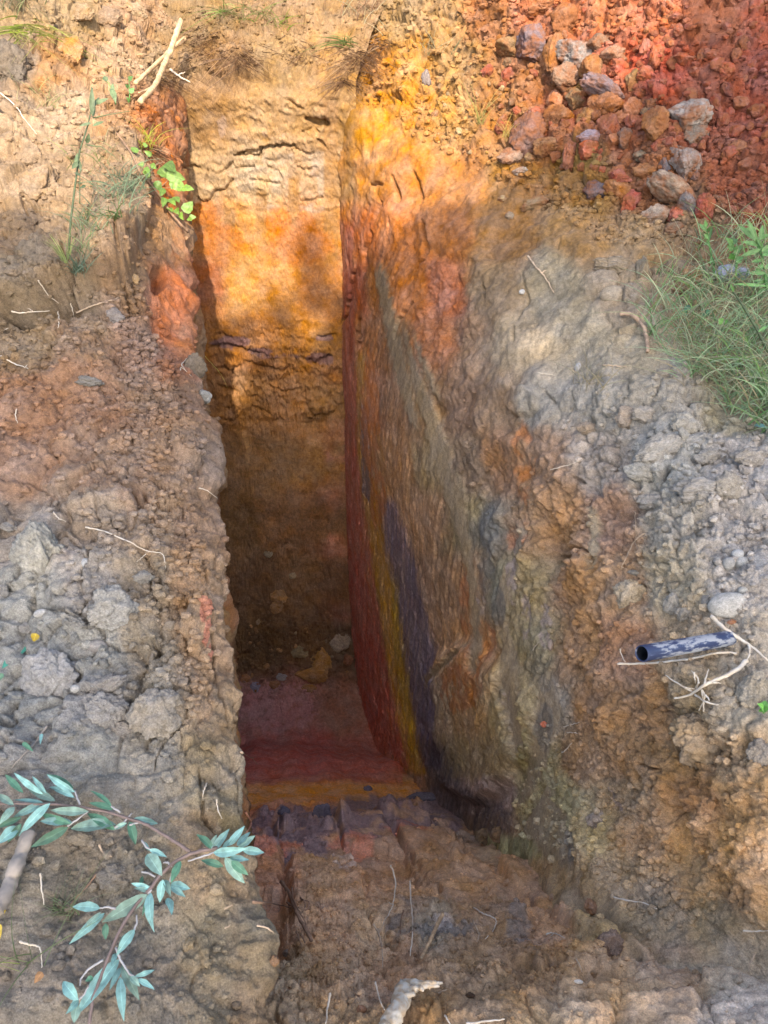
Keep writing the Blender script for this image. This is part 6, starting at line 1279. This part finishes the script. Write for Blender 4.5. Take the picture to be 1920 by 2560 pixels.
plant('weed', 'tall thin grey-green weed standing on the left bank', 'weed',
      [[b(296, 1110), b(305, 960), b(325, 800), b(345, 650), b(380, 540), b(398, 460), b(400, 380)], [b(345, 880), b(345, 750), b(360, 690)], [b(400, 510), b(470, 495), b(560, 480)], [b(372, 625), b(440, 635), b(500, 680)]],
      BL([(398, 500, 396, 372, 22), (402, 505, 408, 440, 16), (395, 530, 340, 545, 12), (375, 620, 385, 575, 18), (345, 630, 305, 628, 16), (335, 700, 310, 730, 20), (340, 690, 350, 745, 16), (332, 720, 336, 660, 18), (400, 545, 450, 525, 14), (410, 450, 470, 425, 18), (400, 470, 430, 420, 14), (370, 800, 345, 815, 12), (345, 760, 320, 745, 12)]),
      M_GREYW, .08, M_GREYW, .0035, 'lance')
plant('weed', 'small drooping green weed below the crossed sticks', 'weed', [[b(500, 450), b(490, 400), b(470, 360), b(440, 340)]], BL([(480, 380, 500, 445, 26), (465, 350, 445, 330, 22), (485, 360, 490, 410, 16)]), M_WEED, .06, M_GREYW, .003, 'lance')
plant('weed', 'pair of pale green sprigs left of the crossed sticks', 'weed', [[b(560, 440), b(560, 380), b(555, 330)]], BL([(560, 440, 545, 420, 16), (560, 400, 580, 380, 20), (555, 345, 575, 330, 18), (555, 380, 540, 365, 16)]), M_WEED, .06, M_WEED, .003, 'ovate')
cR = lambda x, y: (1500 * .864 + x * .2344, 450 * .864 + y * .2344)
def CL(lst): return [(*cR(x0, y0), *cR(x1, y1), w_ * .2344) for x0, y0, x1, y1, w_ in lst]
plant('weed', 'slender green weed with narrow leaves at the foot of the red heap', 'weed', [[cR(1060, 900), cR(1040, 760), cR(1010, 600), cR(975, 440), cR(968, 370)], [cR(1010, 600), cR(960, 520), cR(930, 480)]],
      CL([(985, 470, 905, 400, 34), (985, 470, 920, 420, 30), (978, 440, 970, 370, 34), (990, 480, 1020, 420, 30), (990, 500, 945, 480, 30), (1000, 540, 960, 500, 30), (1005, 560, 1040, 420, 26), (1010, 580, 960, 590, 26), (1015, 620, 985, 560, 24), (1030, 700, 1020, 780, 24), (1040, 760, 1050, 800, 20), (995, 520, 975, 470, 24)]), M_WEED, .07, M_WEED, .004, 'lance')
plant('weed', 'lush leafy green weed at the right picture edge', 'weed', [[cR(1540, 1010), cR(1520, 860), cR(1480, 660), cR(1440, 560), cR(1380, 440)], [cR(1480, 660), cR(1520, 520)]],
      CL([(1450, 580, 1350, 350, 42), (1440, 560, 1270, 410, 46), (1480, 560, 1500, 410, 48), (1460, 600, 1300, 570, 44), (1480, 640, 1300, 700, 46), (1490, 660, 1600, 590, 50), (1500, 740, 1390, 760, 50), (1510, 780, 1430, 850, 46), (1520, 860, 1360, 860, 44), (1530, 900, 1610, 850, 46), (1500, 700, 1560, 660, 60), (1530, 950, 1400, 930, 42), (1540, 980, 1220, 960, 34), (1490, 620, 1440, 540, 36), (1470, 540, 1560, 500, 40), (1520, 820, 1600, 760, 44), (1540, 1000, 1440, 1060, 44), (1400, 480, 1350, 440, 30)]), M_WEED, .12, M_WEED, .006, 'lance')
plant('weed', 'broad-leaved green weed beside the pale bluish stone', 'weed', [[cR(1250, 900), cR(1260, 780), cR(1240, 640), cR(1210, 560)]],
      CL([(1215, 600, 1160, 530, 50), (1215, 590, 1270, 540, 46), (1230, 640, 1170, 600, 50), (1240, 660, 1320, 600, 56), (1245, 700, 1180, 720, 60), (1240, 690, 1290, 630, 50), (1250, 740, 1330, 710, 60), (1255, 760, 1310, 750, 40), (1215, 570, 1210, 530, 30)]), M_WEED, .08, M_WEED, .005, 'ovate')
plant('weed', 'low heart-leaved weed in the upper grass', 'weed', [[cR(790, 1290), cR(800, 1200), cR(820, 1160)]], CL([(800, 1240, 730, 1210, 70), (800, 1200, 820, 1150, 60), (960, 1260, 950, 1180, 80), (1000, 1250, 980, 1190, 60)]), M_WEED, .05, M_GRN, .004, 'ovate')
plant('weed', 'grey-green thistle-like weed stalk leaning in the grass', 'weed', [[cR(1560, 1600), cR(1460, 1400), cR(1330, 1180), cR(1210, 1000)]], CL([(1230, 1030, 1200, 960, 30), (1460, 1400, 1550, 1340, 30), (1130, 1320, 1095, 1280, 60), (1150, 1320, 1185, 1300, 50)]), M_GREYW, .1, M_WEED, .006, 'lance')
plant('seedling', 'tiny bright green clover-like seedling at the right edge', 'seedling', [[z6(1640, 870), z6(1638, 845), z6(1640, 835)]], [(*z6(1638, 850), *z6(1612, 828), 12), (*z6(1638, 845), *z6(1650, 815), 14), (*z6(1640, 852), *z6(1662, 850), 14), (*z6(1636, 856), *z6(1618, 862), 10)], M_WEED, .03, leaf_mat('bright_leaf', (120, 200, 80), (130, 200, 90)), .002, 'ovate')

# ================================================================== GRASS
def blade_mat(name):
    m, t, b = nodes_of(name); N = t.nodes; L = t.links; at = N.new('ShaderNodeAttribute'); at.attribute_name = 'Col'; L.new(at.outputs['Color'], b.inputs['Base Color']); b.inputs['Roughness'].default_value = .6
    tr = N.new('ShaderNodeBsdfTranslucent'); L.new(at.outputs['Color'], tr.inputs[0]); ms = N.new('ShaderNodeMixShader'); ms.inputs[0].default_value = .3; L.new(b.outputs[0], ms.inputs[1]); L.new(tr.outputs[0], ms.inputs[2]); L.new(ms.outputs[0], N['Material Output'].inputs['Surface']); return m
M_BLADE = blade_mat('grass_blade')
def blades(roots, seed, hmin, hmax, width, cols, lean=.5, droop=.5, dirv=None, fan=1.0):
    rr_ = random.Random(seed); V_, F_, CC = [], [], []
    for P_ in roots:
        hgt = rr_.uniform(hmin, hmax); az = rr_.uniform(0, 6.283); ln = rr_.uniform(0, lean) * fan
        d_ = Vector((math.cos(az) * ln, math.sin(az) * ln, 1))
        if dirv: d_ += Vector(dirv)
        d_.normalize(); side = d_.cross(Vector((math.cos(az + 1.3), math.sin(az + 1.3), .2))).normalized(); w0 = width * rr_.uniform(.6, 1.3)
        dr = Vector((math.cos(az), math.sin(az), -.8)) * rr_.uniform(.1, droop); c_ = lin(rr_.choice(cols)) * rr_.uniform(.75, 1.2); b0 = len(V_); n_ = 6
        for i in range(n_ + 1):
            s = i / n_; p = P_ + d_ * (hgt * s) + dr * (hgt * s * s); ww = w0 * (1 - s) ** .6 * .5
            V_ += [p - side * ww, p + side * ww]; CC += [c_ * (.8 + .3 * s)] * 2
        for i in range(n_): a_ = b0 + 2 * i; F_.append([a_, a_ + 1, a_ + 3, a_ + 2])
    return np.array([tuple(p) for p in V_]), np.array(F_), np.clip(np.array(CC), .01, .8)
GCOL = [(156, 188, 140), (170, 200, 156), (138, 174, 124), (186, 208, 166), (156, 194, 118), (200, 206, 168), (116, 156, 96)]; STRAW = [(190, 176, 140), (176, 160, 122), (170, 165, 135)]
gp = [(1390, 640), (1420, 580), (1500, 520), (1550, 490), (1680, 470), (1680, 960), (1640, 930), (1570, 890), (1540, 840), (1480, 800), (1440, 760), (1400, 720)]
gr = random.Random(9); rootsG = []
while len(rootsG) < 1450:
    uu, vv = gr.uniform(1380, 1700), gr.uniform(470, 960)
    if not inpoly(np.array([uu]), np.array([vv]), gp)[0]: continue
    if uu < 1480 and gr.random() < .55: continue
    if vv < 600 and gr.random() < .6: continue
    h = hit(uu, vv + 8)
    if h: rootsG.append(h[0])
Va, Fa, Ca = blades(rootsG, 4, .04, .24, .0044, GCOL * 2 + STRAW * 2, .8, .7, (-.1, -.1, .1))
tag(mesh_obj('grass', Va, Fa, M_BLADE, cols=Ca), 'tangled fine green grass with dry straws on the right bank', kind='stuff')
def tuft(px, n_, spread, hmin, hmax, label, cols, width=.003, lean=.9, droop=.6, dirv=None, name='grass_tuft', cat='grass tuft', group=None):
    rr_ = random.Random(int(px[0] * 3 + px[1])); P0 = hitp(*px, -.003); rts = []
    for k in range(n_):
        h = hit(px[0] + rr_.gauss(0, spread), px[1] + rr_.gauss(0, spread * .6)); rts.append((h[0] if h else P0) - P0)
    rts = [r_ if r_.length < .25 else r_.normalized() * .05 for r_ in rts]
    Va, Fa, Ca = blades(rts, int(px[0] + px[1]), hmin, hmax, width, cols, lean, droop, dirv)
    o = mesh_obj(name, Va, Fa, M_BLADE, cols=Ca); o.location = P0; return tag(o, label, cat, group)
BR_ = [(150, 112, 84), (130, 96, 72), (170, 130, 96)]; DULL = [(130, 135, 90), (150, 150, 105), (110, 120, 75)]
tuft(z1(110, 130), 70, 22, .10, .34, 'long drooping green grass tuft at the top corner of the bank', [(150, 165, 60), (130, 150, 50), (165, 165, 90), (190, 175, 110)], .005, .7, 1.0, (.35, -.7, -.9))
tuft(z1(60, 40), 60, 30, .08, .26, 'grey-brown dry grass clump in the top corner', [(150, 140, 100), (130, 120, 90), (120, 130, 80)], .005, .9, .7)
tuft(z1(975, 60), 34, 9, .12, .34, 'thin green grass hanging over the end wall top', [(150, 170, 90), (120, 150, 70), (170, 165, 110)], .005, .5, 1.0, (.05, -.9, -.6))
tuft(z1(1110, 70), 40, 22, .08, .24, 'sparse green grass left of centre above the end wall', [(140, 160, 80), (170, 165, 110), (150, 130, 90)], .005, .8, .8, (.0, -.5, -.4))
tuft(z1(1215, 110), 26, 14, .06, .18, 'small bright green grass sprig above the end wall', [(150, 175, 60), (140, 160, 80)], .004, .8, .8, (.1, -.5, -.3))
tuft(z1(1560, 60), 60, 36, .12, .34, 'dry straw bundle above the corner of yellow wall and end wall', STRAW + BR_, .005, 1.0, .6)
tuft(z1(1500, 190), 26, 10, .10, .24, 'dark green grass tuft on the root clump at the yellow wall', [(100, 120, 60), (120, 140, 70)], .005, .7, .8, (-.3, -.6, -.6))
tuft(z4(-20, -1000) if False else (935, 115), 34, 20, .06, .2, 'dry tan grass wisps above the yellow slope', STRAW + DULL, .004, 1.0, .5)
tuft((1035, 268), 22, 5, .1, .24, 'thin upright grass wisp on the sunlit slope', [(170, 170, 90), (190, 170, 100)], .003, .5, .4)
tuft((1092, 300), 20, 8, .06, .15, 'short pale grass wisp beside the purple-brown boulder', [(190, 170, 80), (200, 180, 110)], .003, .9, .4)
tuft(z1(550, 830), 110, 32, .05, .16, 'blue-green grass tuft on the shaded crest of the bank', [(120, 140, 110), (100, 125, 95), (140, 150, 120)], .0035, 1.1, .7)
tuft(z1(500, 940), 20, 9, .05, .14, 'few green blades below the blue-green tuft', [(130, 150, 90), (110, 140, 80)], .004, .5, .8, (0, -.6, -.3))
tuft(z1(380, 980), 60, 22, .05, .15, 'grey-green grass tuft at the hollow of the bank', [(120, 135, 105), (140, 150, 120), (110, 130, 80)], .003, 1.0, .6)
tuft(z1(350, 1090), 30, 10, .04, .11, 'small grass tuft above the weed foot', [(130, 150, 100), (150, 160, 120)], .003, .8, .6)
tuft(z3(335, 70), 46, 9, .05, .12, 'blue-green grass tuft on the rim of the turf lump', [(110, 130, 105), (130, 150, 125)], .0035, .9, .7, (.4, -.2, 0))
tuft(z3(295, 20), 24, 6, .06, .13, 'pale green blades at the foot of the tall weed', [(170, 185, 110), (150, 165, 100)], .003, .4, .4)
tuft(z1(200, 440), 40, 26, .05, .14, 'wispy dry grass on the sunlit left slope', [(150, 155, 100), (175, 165, 120)], .003, 1.1, .5)
tuft(z1(420, 690), 40, 30, .05, .13, 'fine wispy grass beside the weed stem', [(140, 150, 90), (165, 160, 115)], .003, 1.1, .5)
tuft(z1(620, 640), 36, 14, .06, .16, 'yellow-green grass wisps at the top of the sapling', [(180, 185, 60), (160, 170, 60)], .0035, .8, .7)
tuft(z7(120, 850), 10, 18, .14, .24, 'few long green grass blades at the near picture edge', [(130, 150, 100), (150, 170, 80)], .003, 1.2, .4)
tuft(z7(280, 620), 50, 18, .03, .09, 'fine faint green grass beside the middle spray', [(120, 140, 95), (130, 145, 110)], .0018, 1.1, .6)
tuft((1270, 830), 40, 22, .06, .16, 'dry straw tuft at the lower end of the grass', STRAW, .0028, 1.1, .4)
tuft((1520, 790), 60, 34, .06, .18, 'pale dry grass trailing over the grey clods', STRAW + GCOL[:2], .0028, 1.2, .4, (-.6, 0, -.3))
for px, n_, sp_, ln_, lab in [(z1(700, 330), 90, 18, .26, 'mass of hair roots below the crossed sticks'), (z1(1030, 240), 70, 20, .24, 'hair roots hanging over the middle of the end wall'), (z1(870, 180), 60, 24, .2, 'brown hair roots right of the peeled sticks'), (z1(1560, 250), 110, 26, .26, 'thick hair root clump at the corner of the yellow wall'),
                              (z1(1480, 350), 40, 8, .16, 'small hair root wisp at the wall corner'), (z1(640, 650), 70, 12, .16, 'hair roots at the lip behind the sapling'), (z1(1290, 220), 30, 20, .18, 'sparse hair roots over the end wall'), (z1(1640, 180), 40, 12, .16, 'hair roots at the top of the yellow wall')]:
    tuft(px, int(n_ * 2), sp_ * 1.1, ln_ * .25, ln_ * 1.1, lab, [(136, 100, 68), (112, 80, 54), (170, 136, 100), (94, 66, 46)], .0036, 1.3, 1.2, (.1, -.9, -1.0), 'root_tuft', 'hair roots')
print('done', time.time() - T0, 'objects', len(bpy.data.objects))
